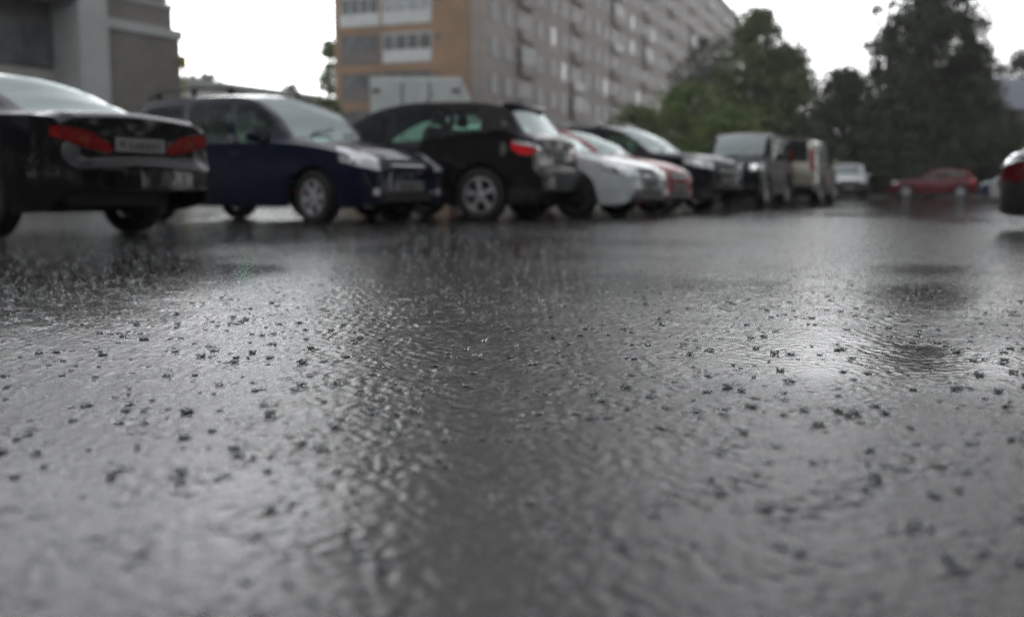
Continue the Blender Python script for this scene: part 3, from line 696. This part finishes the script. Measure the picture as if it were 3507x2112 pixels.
hs = empty('house', (36.6, 78, 0), R(20)); tag(hs, 'house with blue grey pitched roof between dark trees at the far right', 'house')
b = MB(); b.box(0, 13, 0, 8, 0, 6.9); b.build('wall', mat('house_render', (.20, .19, .19), .8, noise=(1, (.15, .145, .14))), hs)
rv = [(-.6, -.6, 6.7), (13.6, -.6, 6.7), (13.6, 8.6, 6.7), (-.6, 8.6, 6.7), (-.2, 4, 9.7), (13.2, 4, 9.7)]
obj('roof', rv, [[0, 1, 5, 4], [2, 3, 4, 5], [1, 2, 5], [3, 0, 4], [3, 2, 1, 0]], M_SLATE, hs)
for i in range(4):
    for z in (1.0, 4.0):
        w = MB(); x = 1 + i * 3; w.box(x, x + 1.2, -.06, -.003, z, z + 1.4); w.box(x + .08, x + 1.12, -.08, -.062, z + .08, z + 1.32, 1); w.build('window', [M_WFR, M_WPANE], hs)

# box truck
tk = empty('box_truck', (-2.46, 26.0, 0), R(0)); tag(tk, 'plain pale grey box truck standing behind the black crossover', 'truck')
MB().box(-1.18, 1.18, 0, 5.2, .98, 3.28, bev=.03).build('cargo_box', mat('cargo_panel', (.52, .565, .56), .5, noise=(2.5, (.46, .51, .505))), tk)
cb_ = tk.children[0]
for sx in (-1, 1):
    d = MB(); x0, x1 = (-1.14, -.01) if sx < 0 else (.01, 1.14)
    d.box(x0, x1, -.03, -.002, 1.05, 3.2, bev=.008); dd = d.build('door', MATS['cargo_panel'], tk)
    d = MB(); d.tube([(sx * .35, -.05, 1.08), (sx * .35, -.05, 3.15)], .018, 6); d.build('lock_bar', M_CHROME, dd)
    for zz in (1.3, 2.1, 2.9): 
        d = MB(); d.box(sx * 1.02 - .1, sx * 1.02 + .1, -.045, -.031, zz, zz + .08); d.build('hinge', M_PLAST, dd)
    t = MB(); t.box(sx * .95 - .15, sx * .95 + .15, -.03, .05, .72, .86, bev=.01); t.build('taillight', M_RED, tk)
MB().box(-.5, .5, .0, 7.0, .6, .96, bev=.02).build('chassis', M_PLAST, tk)
c = MB(); c.box(-1.05, 1.05, 5.35, 7.2, .6, 2.5, bev=.15); c.build('cab', mat('cab_white', (.4, .41, .42), .35, noise=(2, (.35, .36, .37))), tk, smooth=50)
w = MB(); w.box(-.95, .95, 7.19, 7.22, 1.5, 2.3, bev=.01); w.build('windshield', M_GLASSD, tk)
hm, tm, rm = wheel_meshes(.42, .24, .26, 6, M_RIMD)
for yy in (1.2, 6.1):
    for sx in (-1, 1):
        w = lnk('wheel', hm, tk, (sx * .9, yy, .42), (0, 0, -sx * math.pi / 2)); lnk('tyre', tm, w); lnk('rim', rm, w)

# ------------------------------------------------------------------ trees and shrubs
def leaf_mat(name, c1, c2, c3):
    m = bpy.data.materials.new(name); m.use_nodes = True; nt = m.node_tree; b = nt.nodes['Principled BSDF']; b.inputs['Roughness'].default_value = .55
    tc = nt.nodes.new('ShaderNodeTexCoord')
    n = nt.nodes.new('ShaderNodeTexNoise'); n.inputs['Scale'].default_value = .9; n.inputs['Detail'].default_value = 5; nt.links.new(tc.outputs['Object'], n.inputs['Vector'])
    r = nt.nodes.new('ShaderNodeValToRGB'); nt.links.new(n.outputs['Fac'], r.inputs[0])
    e = r.color_ramp.elements; e[0].position = .36; e[0].color = (*c1, 1); e[1].position = .64; e[1].color = (*c3, 1); x = e.new(.5); x.color = (*c2, 1)
    nt.links.new(r.outputs[0], b.inputs['Base Color'])
    return m
LM = {'dark': leaf_mat('foliage_dark', (.022, .033, .011), (.036, .050, .017), (.055, .072, .028)),
      'mid': leaf_mat('foliage_mid', (.045, .070, .020), (.082, .115, .032), (.125, .16, .055)),
      'light': leaf_mat('foliage_light', (.06, .105, .018), (.10, .155, .03), (.15, .21, .05)),
      'pale': leaf_mat('foliage_pale', (.09, .11, .06), (.13, .15, .09), (.17, .19, .12)),
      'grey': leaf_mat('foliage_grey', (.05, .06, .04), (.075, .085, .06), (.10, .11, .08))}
M_BARK = mat('bark', (.06, .05, .042), .9, noise=(6, (.035, .03, .026)))
M_BIRCH = mat('birch_bark', (.35, .34, .32), .8, noise=(3, (.06, .06, .06)))
def tree(name, label, cat, x, y, h, r, kind, leaves=5000, ls=.16, z0=.25, shape='oval', sparse=1.0, group=None, bark=M_BARK, clumps=60, bushy=False):
    g = np.random.default_rng(int(abs(x * 131 + y * 17 + h * 7)))
    t = empty(name, (x, y, 0), g.uniform(0, 6)); tag(t, label, cat, group)
    cs = []; clumps = int(clumps * 1.7); leaves = int(leaves * 1.7); ls *= .85
    while len(cs) < clumps:
        u = g.uniform(0, 1); 
        if shape == 'oval': rr = math.sin(math.pi * min(1, (u * .86 + .10))) ** .6
        elif shape == 'cone': rr = (1 - u) ** .8 * .95 + .08
        elif shape == 'tall': rr = .35 + .65 * math.sin(math.pi * (u * .8 + .05))
        elif shape == 'mass': rr = (1 - u ** 1.7) ** .75 + .06
        else: rr = math.sqrt(max(0, 1 - u * u)) * .95 + .05
        a = g.uniform(0, 2 * math.pi); q = math.sqrt(g.uniform(.15, 1)) * rr * r * g.uniform(.8, 1.18)
        z = h * (z0 + (1 - z0) * u * .96) ; cs.append((q * math.cos(a), q * math.sin(a), z, g.uniform(.5, 1.0)))
    cs.append((0, 0, h * .96, .5))
    cs = np.array(cs)
    n = leaves; ci = g.integers(0, len(cs), n); cr_ = (r * .27 * cs[ci, 3] * sparse)
    d = g.normal(size=(n, 3)); d /= np.linalg.norm(d, axis=1)[:, None]
    p = cs[ci, :3] + d * (cr_ * g.uniform(.3, 1.05, n) ** .6 * np.where(g.uniform(0, 1, n) < .4, 1.9, 1))[:, None] * np.array([1.1, 1.1, .8])
    p[:, 2] = np.maximum(p[:, 2], .05)
    a1 = g.normal(size=(n, 3)); a1 /= np.linalg.norm(a1, axis=1)[:, None]; a2 = np.cross(a1, g.normal(size=(n, 3))); a2 /= np.linalg.norm(a2, axis=1)[:, None]
    s = (ls * g.uniform(.6, 1.3, n))[:, None]
    v = np.stack([p - a1 * s, p - a2 * s * .55, p + a1 * s, p + a2 * s * .55], 1).reshape(-1, 3)
    me = bpy.data.meshes.new('crown'); me.vertices.add(4 * n); me.vertices.foreach_set('co', v.ravel()); me.loops.add(4 * n); me.loops.foreach_set('vertex_index', np.arange(4 * n))
    me.polygons.add(n); me.polygons.foreach_set('loop_start', np.arange(n) * 4); me.polygons.foreach_set('loop_total', np.full(n, 4)); me.update(); me.materials.append(LM[kind])
    o = bpy.data.objects.new('crown' if not bushy else 'foliage', me); C.objects.link(o); o.parent = t
    b = MB(); tr = h * .016 + .03
    if not bushy: b.tube([(0, 0, -.05), (.05, .03, h * .3), (-.06, .05, h * .62), (0, 0, h * .93)], [tr, tr * .8, tr * .5, tr * .15], 8)
    for c in cs[:26 if not bushy else 14]:
        zz = c[2] * (.72 if not bushy else .1); m_ = (c[0] * .45, c[1] * .45, zz + (c[2] - zz) * .4)
        b.tube([(0, 0, zz), m_, tuple(c[:3])], [tr * .32, tr * .2, tr * .07], 5)
    b.build('trunk' if not bushy else 'stem', bark, t)
    return t
GT = 'trees standing behind the car park'
tree('birch_tree', 'slender light green birch just left of the ochre brick end wall', 'tree', -15.1, 84, 12.9, 1.9, 'light', 5200, .17, .02, 'mass', 1.0, GT, M_BIRCH, 40)
tree('broadleaf_tree', 'small green tree below the birch, beside the ochre end wall', 'tree', -11.5, 62, 6.0, 1.7, 'mid', 5500, .15, .1, 'oval', 1, GT)
tree('broadleaf_tree', 'small rounded tree between the low pale building and the birch', 'tree', -14.0, 64, 5.6, 2.0, 'grey', 2400, .15, .1, 'oval', 1, GT)
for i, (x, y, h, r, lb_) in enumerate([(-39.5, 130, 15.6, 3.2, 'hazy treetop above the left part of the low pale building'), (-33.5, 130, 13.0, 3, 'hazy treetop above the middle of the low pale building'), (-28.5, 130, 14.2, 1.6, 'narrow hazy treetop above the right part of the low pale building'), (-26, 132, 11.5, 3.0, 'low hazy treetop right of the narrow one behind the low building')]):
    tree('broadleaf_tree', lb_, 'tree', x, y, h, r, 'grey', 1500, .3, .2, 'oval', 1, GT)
tree('green_bush', 'light green bush between the black crossover roof and the black SUV', 'bush', 5.6, 46, 4.2, 1.8, 'mid', 3000, .12, .05, 'dome', 1, 'bushes behind the left row', bushy=True)
tree('green_bush', 'large light green bush in front of the grey apartment facade', 'bush', 8.6, 50, 5.5, 2.5, 'light', 5000, .13, .05, 'dome', 1, 'bushes behind the left row', bushy=True)
tree('green_bush', 'light green bush left of the boxy graphite SUV', 'bush', 11.3, 52, 4.6, 2.1, 'light', 3600, .13, .05, 'dome', 1, 'bushes behind the left row', bushy=True)
tree('green_bush', 'darker green bush above the black SUV bonnet', 'bush', 9.6, 40, 2.5, 2.0, 'mid', 3600, .11, .05, 'dome', 1, 'bushes behind the left row', bushy=True)
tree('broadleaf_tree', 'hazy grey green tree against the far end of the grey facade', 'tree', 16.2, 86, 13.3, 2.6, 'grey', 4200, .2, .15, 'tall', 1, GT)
tree('broadleaf_tree', 'tall green tree with a rounded top right of the apartment block', 'tree', 15.3, 64, 11.7, 3.2, 'mid', 11000, .16, .06, 'mass', 1, GT, clumps=80)
tree('broadleaf_tree', 'green tree with sloping top right of the tallest green tree', 'tree', 18.0, 66, 9.7, 3.0, 'mid', 8000, .16, .06, 'mass', 1, GT, clumps=70)
tree('broadleaf_tree', 'loose topped grey green tree behind the gap in the treeline', 'tree', 20.2, 74, 8.8, 2.4, 'grey', 5500, .16, .12, 'oval', 1, GT)
tree('broadleaf_tree', 'dark tree set back behind the gap between the tall groups', 'tree', 21.9, 67, 8.2, 2.8, 'dark', 6000, .16, .03, 'mass', 1, GT)
tree('broadleaf_tree', 'green tree set back between the two nearer green trees', 'tree', 17.2, 71, 9.6, 3.0, 'mid', 7000, .17, .03, 'mass', 1, GT)
tree('broadleaf_tree', 'low dark tree filling the gap between the two tall groups', 'tree', 20.7, 63, 7.6, 3.4, 'dark', 9000, .16, .03, 'mass', 1, GT)
tree('broadleaf_tree', 'sparse tall tree with thin separate branches beside the tallest dark tree', 'tree', 22.6, 61, 11.9, 1.7, 'dark', 2000, .15, .12, 'tall', .8, GT, clumps=30)
tree('conifer_tree', 'tallest dark tree whose top runs out of the picture', 'tree', 25.6, 62, 17.5, 3.7, 'dark', 17000, .19, .08, 'mass', 1, GT, clumps=110)
tree('broadleaf_tree', 'dark spreading tree below the sparse branches', 'tree', 23.2, 60, 7.8, 3.2, 'dark', 10000, .16, .04, 'mass', 1, GT, clumps=80)
tree('broadleaf_tree', 'dark tree right of the tallest one with a wispy top', 'tree', 28.3, 63, 9.8, 2.7, 'dark', 9000, .16, .05, 'mass', 1, GT, clumps=80)
tree('broadleaf_tree', 'dark tree behind the blue roofed house, left one', 'tree', 41.0, 92, 11.8, 3.4, 'dark', 5000, .22, .1, 'oval', 1, GT)
tree('broadleaf_tree', 'dark tree behind the blue roofed house, at the picture edge', 'tree', 46.5, 92, 13.2, 3.2, 'dark', 5000, .22, .1, 'oval', 1, GT)
tree('broadleaf_tree', 'dark tree close behind the right side of the tallest dark tree', 'tree', 27.6, 67, 13.2, 2.5, 'dark', 8000, .18, .05, 'mass', 1, GT, clumps=80)
GU = 'dark shrubs along the edge of the car park'
for i, (x, y, h, r, l_) in enumerate([(14.0, 58, 4.6, 2.4, 'dark shrub behind the graphite SUV roof'), (17.0, 59, 4.4, 2.4, 'dark shrub above the beige SUV'), (19.8, 64, 4.0, 2.2, 'dark shrub behind the white van'), (22.6, 58, 3.6, 2.3, 'dark shrub left of the small red hatchback'), (25.4, 59, 4.2, 2.5, 'dark shrub directly behind the small red hatchback'), (28.2, 58, 4.4, 2.5, 'dark shrub right of the small red hatchback'), (30.9, 59, 4.4, 2.4, 'dark shrub below the house roof'), (34.4, 64, 5.0, 2.6, 'dark shrub at the right end of the shrub line'), (23.9, 63, 5.4, 2.4, 'dark shrub under the tall dark trees')]):
    tree('dark_shrub', l_, 'shrub', x, y, h, r, 'dark', 4200, .14, .0, 'dome', 1, GU, bushy=True)

# the wood behind the camera, out of view, added to darken the reflections in the car flanks
g = np.random.default_rng(5); n = 42000
az = g.uniform(29, 318, n); rad = np.interp(az, [29, 60, 90, 200, 260, 318], [78, 46, 36, 34, 40, 62]) + g.uniform(-3, 3, n)
p = np.stack([rad * np.sin(np.radians(az)), 4 + rad * np.cos(np.radians(az)), rad / 36 * 16 * g.uniform(0, 1, n) ** .8], 1); p[:, 2] *= .8 + .2 * np.sin(az * .4)
a1 = g.normal(size=(n, 3)); a1 /= np.linalg.norm(a1, axis=1)[:, None]; a2 = np.cross(a1, g.normal(size=(n, 3))); a2 /= np.linalg.norm(a2, axis=1)[:, None]
v = np.stack([p - a1 * .6, p - a2 * .45, p + a1 * .6, p + a2 * .45], 1).reshape(-1, 3)
o = obj('added_wood', v.tolist(), np.arange(4 * n).reshape(-1, 4).tolist(), LM['dark']); tag(o, 'unseen mass of dark leaves added around the near side to darken reflections', 'added_wood', kind='stuff')

# ------------------------------------------------------------------ ground
def ground_mat():
    m = bpy.data.materials.new('wet_asphalt'); m.use_nodes = True; nt = m.node_tree; L_ = nt.links.new; b = nt.nodes['Principled BSDF']
    tc = nt.nodes.new('ShaderNodeTexCoord')
    def noise(sc, det=3, rough=.6, scale3=None):
        n = nt.nodes.new('ShaderNodeTexNoise'); n.inputs['Scale'].default_value = sc; n.inputs['Detail'].default_value = det; n.inputs['Roughness'].default_value = rough
        if scale3:
            mp = nt.nodes.new('ShaderNodeMapping'); mp.inputs['Scale'].default_value = scale3; L_(tc.outputs['Object'], mp.inputs[0]); L_(mp.outputs[0], n.inputs['Vector'])
        else: L_(tc.outputs['Object'], n.inputs['Vector'])
        return n
    g = noise(170, 4, .8)                          # stone grain
    cr = nt.nodes.new('ShaderNodeValToRGB'); L_(g.outputs['Fac'], cr.inputs[0]); e = cr.color_ramp.elements
    e[0].position = .38; e[0].color = (.010, .010, .011, 1); e[1].position = .66; e[1].color = (.060, .058, .056, 1)
    L_(cr.outputs[0], b.inputs['Base Color'])
    at = nt.nodes.new('ShaderNodeAttribute'); at.attribute_name = 'film'          # depth of the standing water film
    rr = nt.nodes.new('ShaderNodeMapRange'); L_(at.outputs['Fac'], rr.inputs['Value']); rr.inputs['To Min'].default_value = .11; rr.inputs['To Max'].default_value = .05
    L_(rr.outputs[0], b.inputs['Roughness']); b.inputs['IOR'].default_value = 1.33; b.inputs['Specular IOR Level'].default_value = .5
    n1 = noise(120, 4, .7); n2 = noise(330, 3, .8)
    s1 = nt.nodes.new('ShaderNodeMapRange'); L_(at.outputs['Fac'], s1.inputs['Value']); s1.inputs['To Min'].default_value = 1.0; s1.inputs['To Max'].default_value = .35
    b1 = nt.nodes.new('ShaderNodeBump'); b1.inputs['Distance'].default_value = .0011; L_(n1.outputs['Fac'], b1.inputs['Height'])
    b2 = nt.nodes.new('ShaderNodeBump'); b2.inputs['Distance'].default_value = .00042; L_(n2.outputs['Fac'], b2.inputs['Height']); L_(s1.outputs[0], b2.inputs['Strength']); L_(s1.outputs[0], b1.inputs['Strength'])
    sy = nt.nodes.new('ShaderNodeSeparateXYZ'); L_(tc.outputs['Object'], sy.inputs[0])
    s3 = nt.nodes.new('ShaderNodeMapRange'); L_(sy.outputs['Y'], s3.inputs['Value']); s3.inputs['From Min'].default_value = 3.0; s3.inputs['From Max'].default_value = 7.0     # ripples the far, coarser part of the mesh is too coarse to carry
    m3 = nt.nodes.new('ShaderNodeMath'); m3.operation = 'MULTIPLY'; L_(s1.outputs[0], m3.inputs[0]); L_(s3.outputs[0], m3.inputs[1])
    n3 = noise(24, 3, .6); b3 = nt.nodes.new('ShaderNodeBump'); b3.inputs['Distance'].default_value = .0075; L_(n3.outputs['Fac'], b3.inputs['Height']); L_(m3.outputs[0], b3.inputs['Strength'])
    L_(b3.outputs[0], b1.inputs['Normal']); L_(b1.outputs[0], b2.inputs['Normal']); L_(b2.outputs[0], b.inputs['Normal'])
    return m

# every splash: x, y, radius, height
def frame_pts(n, y0, y1, power):
    u = rng.uniform(0, 1, n); y = (y0 ** power + u * (y1 ** power - y0 ** power)) ** (1 / power)
    return (rng.uniform(-.62, .62, n) * (y + .15)), y
nx, ny = frame_pts(5500, .75, 7.0, 1.75)
NEAR = np.stack([nx, ny, np.interp(ny, [.8, 1.5, 3, 5.5], [.65, 1, 1, .55]) * (.0034 + .0062 * rng.uniform(0, 1, 5500) ** 1.8), rng.uniform(.4, .8, 5500)], 1)
rows = [-60, -30, -10, -4, -1.5, 0, .3]; y = .5
while y < 14: rows.append(y); y += max(.0024, .0022 * y) if y < 4.5 else .0045 * y
while y < 620: rows.append(y); y *= 1.06
rows = np.array(rows + [620.])
cols_ = [0.]; x = 0.
while x < 9: x += max(.0032, .0038 * x); cols_.append(x)
while x < 420: x *= 1.12; cols_.append(x)
cx = np.array(cols_); cx = np.concatenate([-cx[:0:-1], cx])
Xg, Yg = np.meshgrid(cx.astype(np.float32), rows.astype(np.float32))
DX = np.gradient(cx)[None, :].astype(np.float32); DY = np.gradient(rows)[:, None].astype(np.float32)
dloc = np.maximum(np.gradient(cx)[None, :], np.gradient(rows)[:, None])
film = np.zeros_like(Xg)
for k in range(14):
    a = rng.uniform(0, 2 * math.pi); lam = rng.uniform(.5, 3.4); film += np.sin((Xg * math.cos(a) * .8 + Yg * math.sin(a)) * 2 * math.pi / lam + rng.uniform(0, 6.28)) * lam / 2
film = 1 / (1 + np.exp(-film * 1.1 + .5))
for (px_, py_, sx_, sy_, am) in ((-1.9, 4.2, 1.1, .9, .9), (.0, 3.1, .8, 1.0, -.6), (.9, 2.4, .5, .6, .5), (2.2, 3.4, .8, 1.2, .5)):
    film += am * np.exp(-((Xg - px_) / sx_) ** 2 - ((Yg - py_) / sy_) ** 2)
film += 1.0 * np.exp(-((Xg + 4) / 4.5) ** 2 - ((Yg - 9.5) / 4) ** 2)
film -= .9 * np.exp(-((Xg - 3.2) / 4) ** 2 - ((Yg - 9) / 5) ** 2)
film = np.clip(film, 0, 1)
Z = np.zeros_like(Xg)
def waves(lo, hi, n):
    o = np.zeros_like(Xg)
    for k in range(n):
        lam = rng.uniform(lo, hi); a = rng.uniform(0, 2 * math.pi); o += np.sin((Xg * math.cos(a) + Yg * math.sin(a)) * (2 * math.pi / lam) + rng.uniform(0, 6.28))
    return o / math.sqrt(n / 2)
Wx, Wy = Xg + .003 * waves(.05, .14, 5), Yg + .003 * waves(.05, .14, 5)      # crests wander
gust = [np.clip(.8 + .55 * waves(.06, .35, 9), .2, 2.0) for _ in range(3)]     # ruffled and calmer patches
for k in range(140):
    lam = .0092 * (4.6 ** rng.uniform(0, 1)) if k > 9 else rng.uniform(.07, .3); a = rng.uniform(0, 2 * math.pi)
    amp = lam * (.0025 if k > 9 else .0012) * rng.uniform(.5, 1.4)
    att = np.clip((lam / (abs(math.cos(a)) * DX + abs(math.sin(a)) * DY) - 2.4) / 2.0, 0, 1)
    Z += amp * att * gust[k % 3] * np.sin((Wx * math.cos(a) + Wy * math.sin(a)) * (2 * math.pi / lam) + rng.uniform(0, 6.28) + 1.2 * np.sin(Xg * 1.7 + Yg * 2.3 + k))
Z *= (.55 + .75 * (1 - film))
Z += .004 * np.sin(Xg * 1.3 + 1) * np.sin(Yg * .9) * (dloc < .3)
for (sx, sy, sr, sh) in NEAR:                      # rings and craters round each splash
    Rm = sr * 5.5
    i0, i1 = np.searchsorted(rows, (sy - Rm, sy + Rm)); j0, j1 = np.searchsorted(cx, (sx - Rm, sx + Rm))
    if i1 - i0 < 3 or j1 - j0 < 3: continue
    d = np.hypot(Xg[i0:i1, j0:j1] - sx, Yg[i0:i1, j0:j1] - sy)
    Z[i0:i1, j0:j1] += .0011 * np.cos(d / sr * 3.0) * np.exp(-(d / (sr * 2.6)) ** 2)
nr, nc = Xg.shape
me = bpy.data.meshes.new('ground')
me.vertices.add(nr * nc); me.vertices.foreach_set('co', np.stack([Xg, Yg, Z], 2).astype(np.float32).ravel())
idx = np.arange(nr * nc).reshape(nr, nc); qd = np.stack([idx[:-1, :-1], idx[:-1, 1:], idx[1:, 1:], idx[1:, :-1]], 2).reshape(-1, 4)
nq = len(qd); me.loops.add(nq * 4); me.loops.foreach_set('vertex_index', qd.ravel().astype(np.int32))
me.polygons.add(nq); me.polygons.foreach_set('loop_start', (np.arange(nq) * 4).astype(np.int32)); me.polygons.foreach_set('loop_total', np.full(nq, 4, np.int32))
me.polygons.foreach_set('use_smooth', np.ones(nq, bool)); me.update(calc_edges=True)
at = me.attributes.new('film', 'FLOAT', 'POINT'); at.data.foreach_set('value', film.astype(np.float32).ravel())
me.materials.append(ground_mat())
go = bpy.data.objects.new('ground', me); C.objects.link(go); tag(go, 'wet asphalt of the car park covered by a rippled film of rain water', kind='structure')
print('ground', nr, nc)
M_GRASS = mat('grass_green', (.03, .045, .015), .8, noise=(1.5, (.05, .06, .025)), bump=(30, .03))
o = MB().box(-60, 150, 56.7, 400, -.05, .13).build('verge', M_GRASS); tag(o, kind='structure')
o = MB().box(-60, 150, 56.4, 56.69, -.05, .15, bev=.02).build('kerb', M_CONC); tag(o, kind='structure')

# ------------------------------------------------------------------ rain hitting the ground
M_WATER = bpy.data.materials.new('rain_water'); M_WATER.use_nodes = True
nt = M_WATER.node_tree; b = nt.nodes['Principled BSDF']
b.inputs['Base Color'].default_value = (.93, .96, .97, 1); b.inputs['Roughness'].default_value = .03; b.inputs['IOR'].default_value = 1.33; b.inputs['Transmission Weight'].default_value = .92
n_ = nt.nodes.new('ShaderNodeTexNoise'); n_.inputs['Scale'].default_value = 300; bp = nt.nodes.new('ShaderNodeBump'); bp.inputs['Distance'].default_value = .0006
tcn = nt.nodes.new('ShaderNodeTexCoord'); nt.links.new(tcn.outputs['Object'], n_.inputs['Vector']); nt.links.new(n_.outputs['Fac'], bp.inputs['Height']); nt.links.new(bp.outputs[0], b.inputs['Normal'])
def spike(vs, fs, p, q, r0, r1, n=4):
    d = (q - p); L_ = np.linalg.norm(d); d = d / L_; a = np.cross(d, [0.3, .9, .1]); a /= np.linalg.norm(a); c = np.cross(d, a); k = len(vs)
    for (pp, rr) in ((p, r0), (q, r1)):
        for j in range(n): t = 2 * math.pi * j / n; vs.append(pp + a * math.cos(t) * rr + c * math.sin(t) * rr)
    for j in range(n): fs.append([k + j, k + (j + 1) % n, k + n + (j + 1) % n, k + n + j])
    fs.append([k + j for j in range(n)][::-1]); fs.append([k + n + j for j in range(n)])
def octa(vs, fs, p, r):
    k = len(vs)
    for d in ((1, 0, 0), (-1, 0, 0), (0, 1, 0), (0, -1, 0), (0, 0, 1), (0, 0, -1)): vs.append(p + np.array(d) * r)
    for f in ((0, 2, 4), (2, 1, 4), (1, 3, 4), (3, 0, 4), (2, 0, 5), (1, 2, 5), (3, 1, 5), (0, 3, 5)): fs.append([k + i for i in f])
def crown(kind):
    """unit splash: radius 1, about 0.8 tall"""
    vs, fs = [], []; n = 18; hh = rng.uniform(.35, .9); lean = rng.uniform(-.2, .2, 2); fl = rng.uniform(1.05, 1.35); ph = rng.uniform(0, 6, 3)
    prof = [(0.86, -.25), (1.0, 0.0), ((1 + fl) / 2, .55 * hh), (fl, 1.0 * hh), (fl * .93, 1.0 * hh), ((.84 + fl * .88) / 2, .5 * hh), (.80, .08), (.3, .02), (.0, .0)]
    m = len(prof)
    for j in range(n):
        t = 2 * math.pi * j / n; wob = 1 + .10 * math.sin(3 * t + ph[0]) + .06 * math.sin(7 * t + ph[1]); hz = 1 + .30 * math.sin(5 * t + ph[2]) + .2 * math.sin(2 * t + ph[1])
        for i, (r_, z_) in enumerate(prof):
            zz = z_ * (hz if i in (3, 4) else 1); vs.append(np.array([r_ * wob * math.cos(t) + lean[0] * zz, r_ * wob * math.sin(t) + lean[1] * zz, zz]))
    for j in range(n):
        for i in range(m - 1):
            a = j * m + i; c = ((j + 1) % n) * m + i; fs.append([a, c, c + 1, a + 1])
    if kind:
        for k in range(rng.integers(4, 12)):
            t = rng.uniform(0, 6.28); z0 = hh * .8; p = np.array([fl * math.cos(t), fl * math.sin(t), z0]); L_ = rng.uniform(.5, 2.2)
            q = p + np.array([math.cos(t) * rng.uniform(.0, .6), math.sin(t) * rng.uniform(.0, .6), L_]); spike(vs, fs, p, q, .07, .035)
            if rng.uniform() < .7: octa(vs, fs, q + np.array([0, 0, .12]), rng.uniform(.06, .12))
    return np.array(vs), fs
def jets(tall):
    vs, fs = [], []
    for k in range(rng.integers(5, 11)):
        t = rng.uniform(0, 6.28); sp = rng.uniform(.1, .5); L_ = tall * rng.uniform(.35, 1)
        p = np.array([math.cos(t) * .35, math.sin(t) * .35, -.05]); q = p + np.array([math.cos(t) * sp * L_, math.sin(t) * sp * L_, L_]); spike(vs, fs, p, q, .09, .04, 3); octa(vs, fs, q + np.array([0, 0, .15]), rng.uniform(.04, .09))
    for k in range(rng.integers(2, 8)):
        t = rng.uniform(0, 6.28); octa(vs, fs, np.array([math.cos(t) * rng.uniform(.5, 3), math.sin(t) * rng.uniform(.5, 3), rng.uniform(.2, tall * 1.2)]), rng.uniform(.05, .12))
    return np.array(vs), fs
def scatter(name, protos, pts, label):
    V_, F_, T_ = [], [], []; off = 0
    pf = [(v, np.array([i for f in fs for i in f]), np.array([len(f) for f in fs])) for v, fs in protos]
    for k, (x, y, r_, hs_) in enumerate(pts):
        v, fi, ft = pf[k % len(pf)]; a = rng.uniform(0, 6.28); c, s = math.cos(a), math.sin(a)
        w = np.empty_like(v); w[:, 0] = (v[:, 0] * c - v[:, 1] * s) * r_ + x; w[:, 1] = (v[:, 0] * s + v[:, 1] * c) * r_ + y; w[:, 2] = v[:, 2] * r_ * hs_ + GZ(x, y)
        V_.append(w); F_.append(fi + off); T_.append(ft); off += len(v)
    V_ = np.concatenate(V_); F_ = np.concatenate(F_); T_ = np.concatenate(T_)
    me = bpy.data.meshes.new(name); me.vertices.add(len(V_)); me.vertices.foreach_set('co', V_.ravel()); me.loops.add(len(F_)); me.loops.foreach_set('vertex_index', F_.astype(np.int32))
    st = np.concatenate([[0], np.cumsum(T_)[:-1]]); me.polygons.add(len(T_)); me.polygons.foreach_set('loop_start', st.astype(np.int32)); me.polygons.foreach_set('loop_total', T_.astype(np.int32))
    me.polygons.foreach_set('use_smooth', np.ones(len(T_), bool)); me.update(calc_edges=True); me.validate(); me.materials.append(M_WATER)
    o = bpy.data.objects.new(name, me); C.objects.link(o); tag(o, label, 'rain splashes', kind='stuff'); return o
def GZ(x, y):
    i = min(max(int(np.searchsorted(rows, y)), 1), nr - 1); j = min(max(int(np.searchsorted(cx, x)), 1), nc - 1); return float(Z[i, j])
scatter('rain_splashes', [crown(k % 2 == 0) for k in range(24)], NEAR, 'tiny crowns of water where raindrops hit the wet asphalt in front')
fx, fy = frame_pts(17000, 3.0, 14.5, 1.7)
FAR = np.stack([fx, fy, rng.uniform(.0017, .0047, 17000), rng.uniform(1.0, 2.0, 17000)], 1)
scatter('rain_spray', [jets(rng.uniform(1.5, 4)) for k in range(24)], FAR, 'fine upright jets and droplets of spray over the asphalt before the cars')

# ------------------------------------------------------------------ rain haze
hz = MB().box(-160, 160, -60, 330, -1.0, 60).build('haze', None); hz.data.materials.clear()
hm_ = bpy.data.materials.new('rain_haze'); hm_.use_nodes = True; nt = hm_.node_tree; nt.nodes.clear()
out = nt.nodes.new('ShaderNodeOutputMaterial'); pv = nt.nodes.new('ShaderNodeVolumePrincipled'); pv.inputs['Color'].default_value = (.93, .95, .97, 1); pv.inputs['Density'].default_value = .0008; pv.inputs['Anisotropy'].default_value = .4
nt.links.new(pv.outputs[0], out.inputs['Volume']); hz.data.materials.append(hm_); tag(hz, kind='stuff')
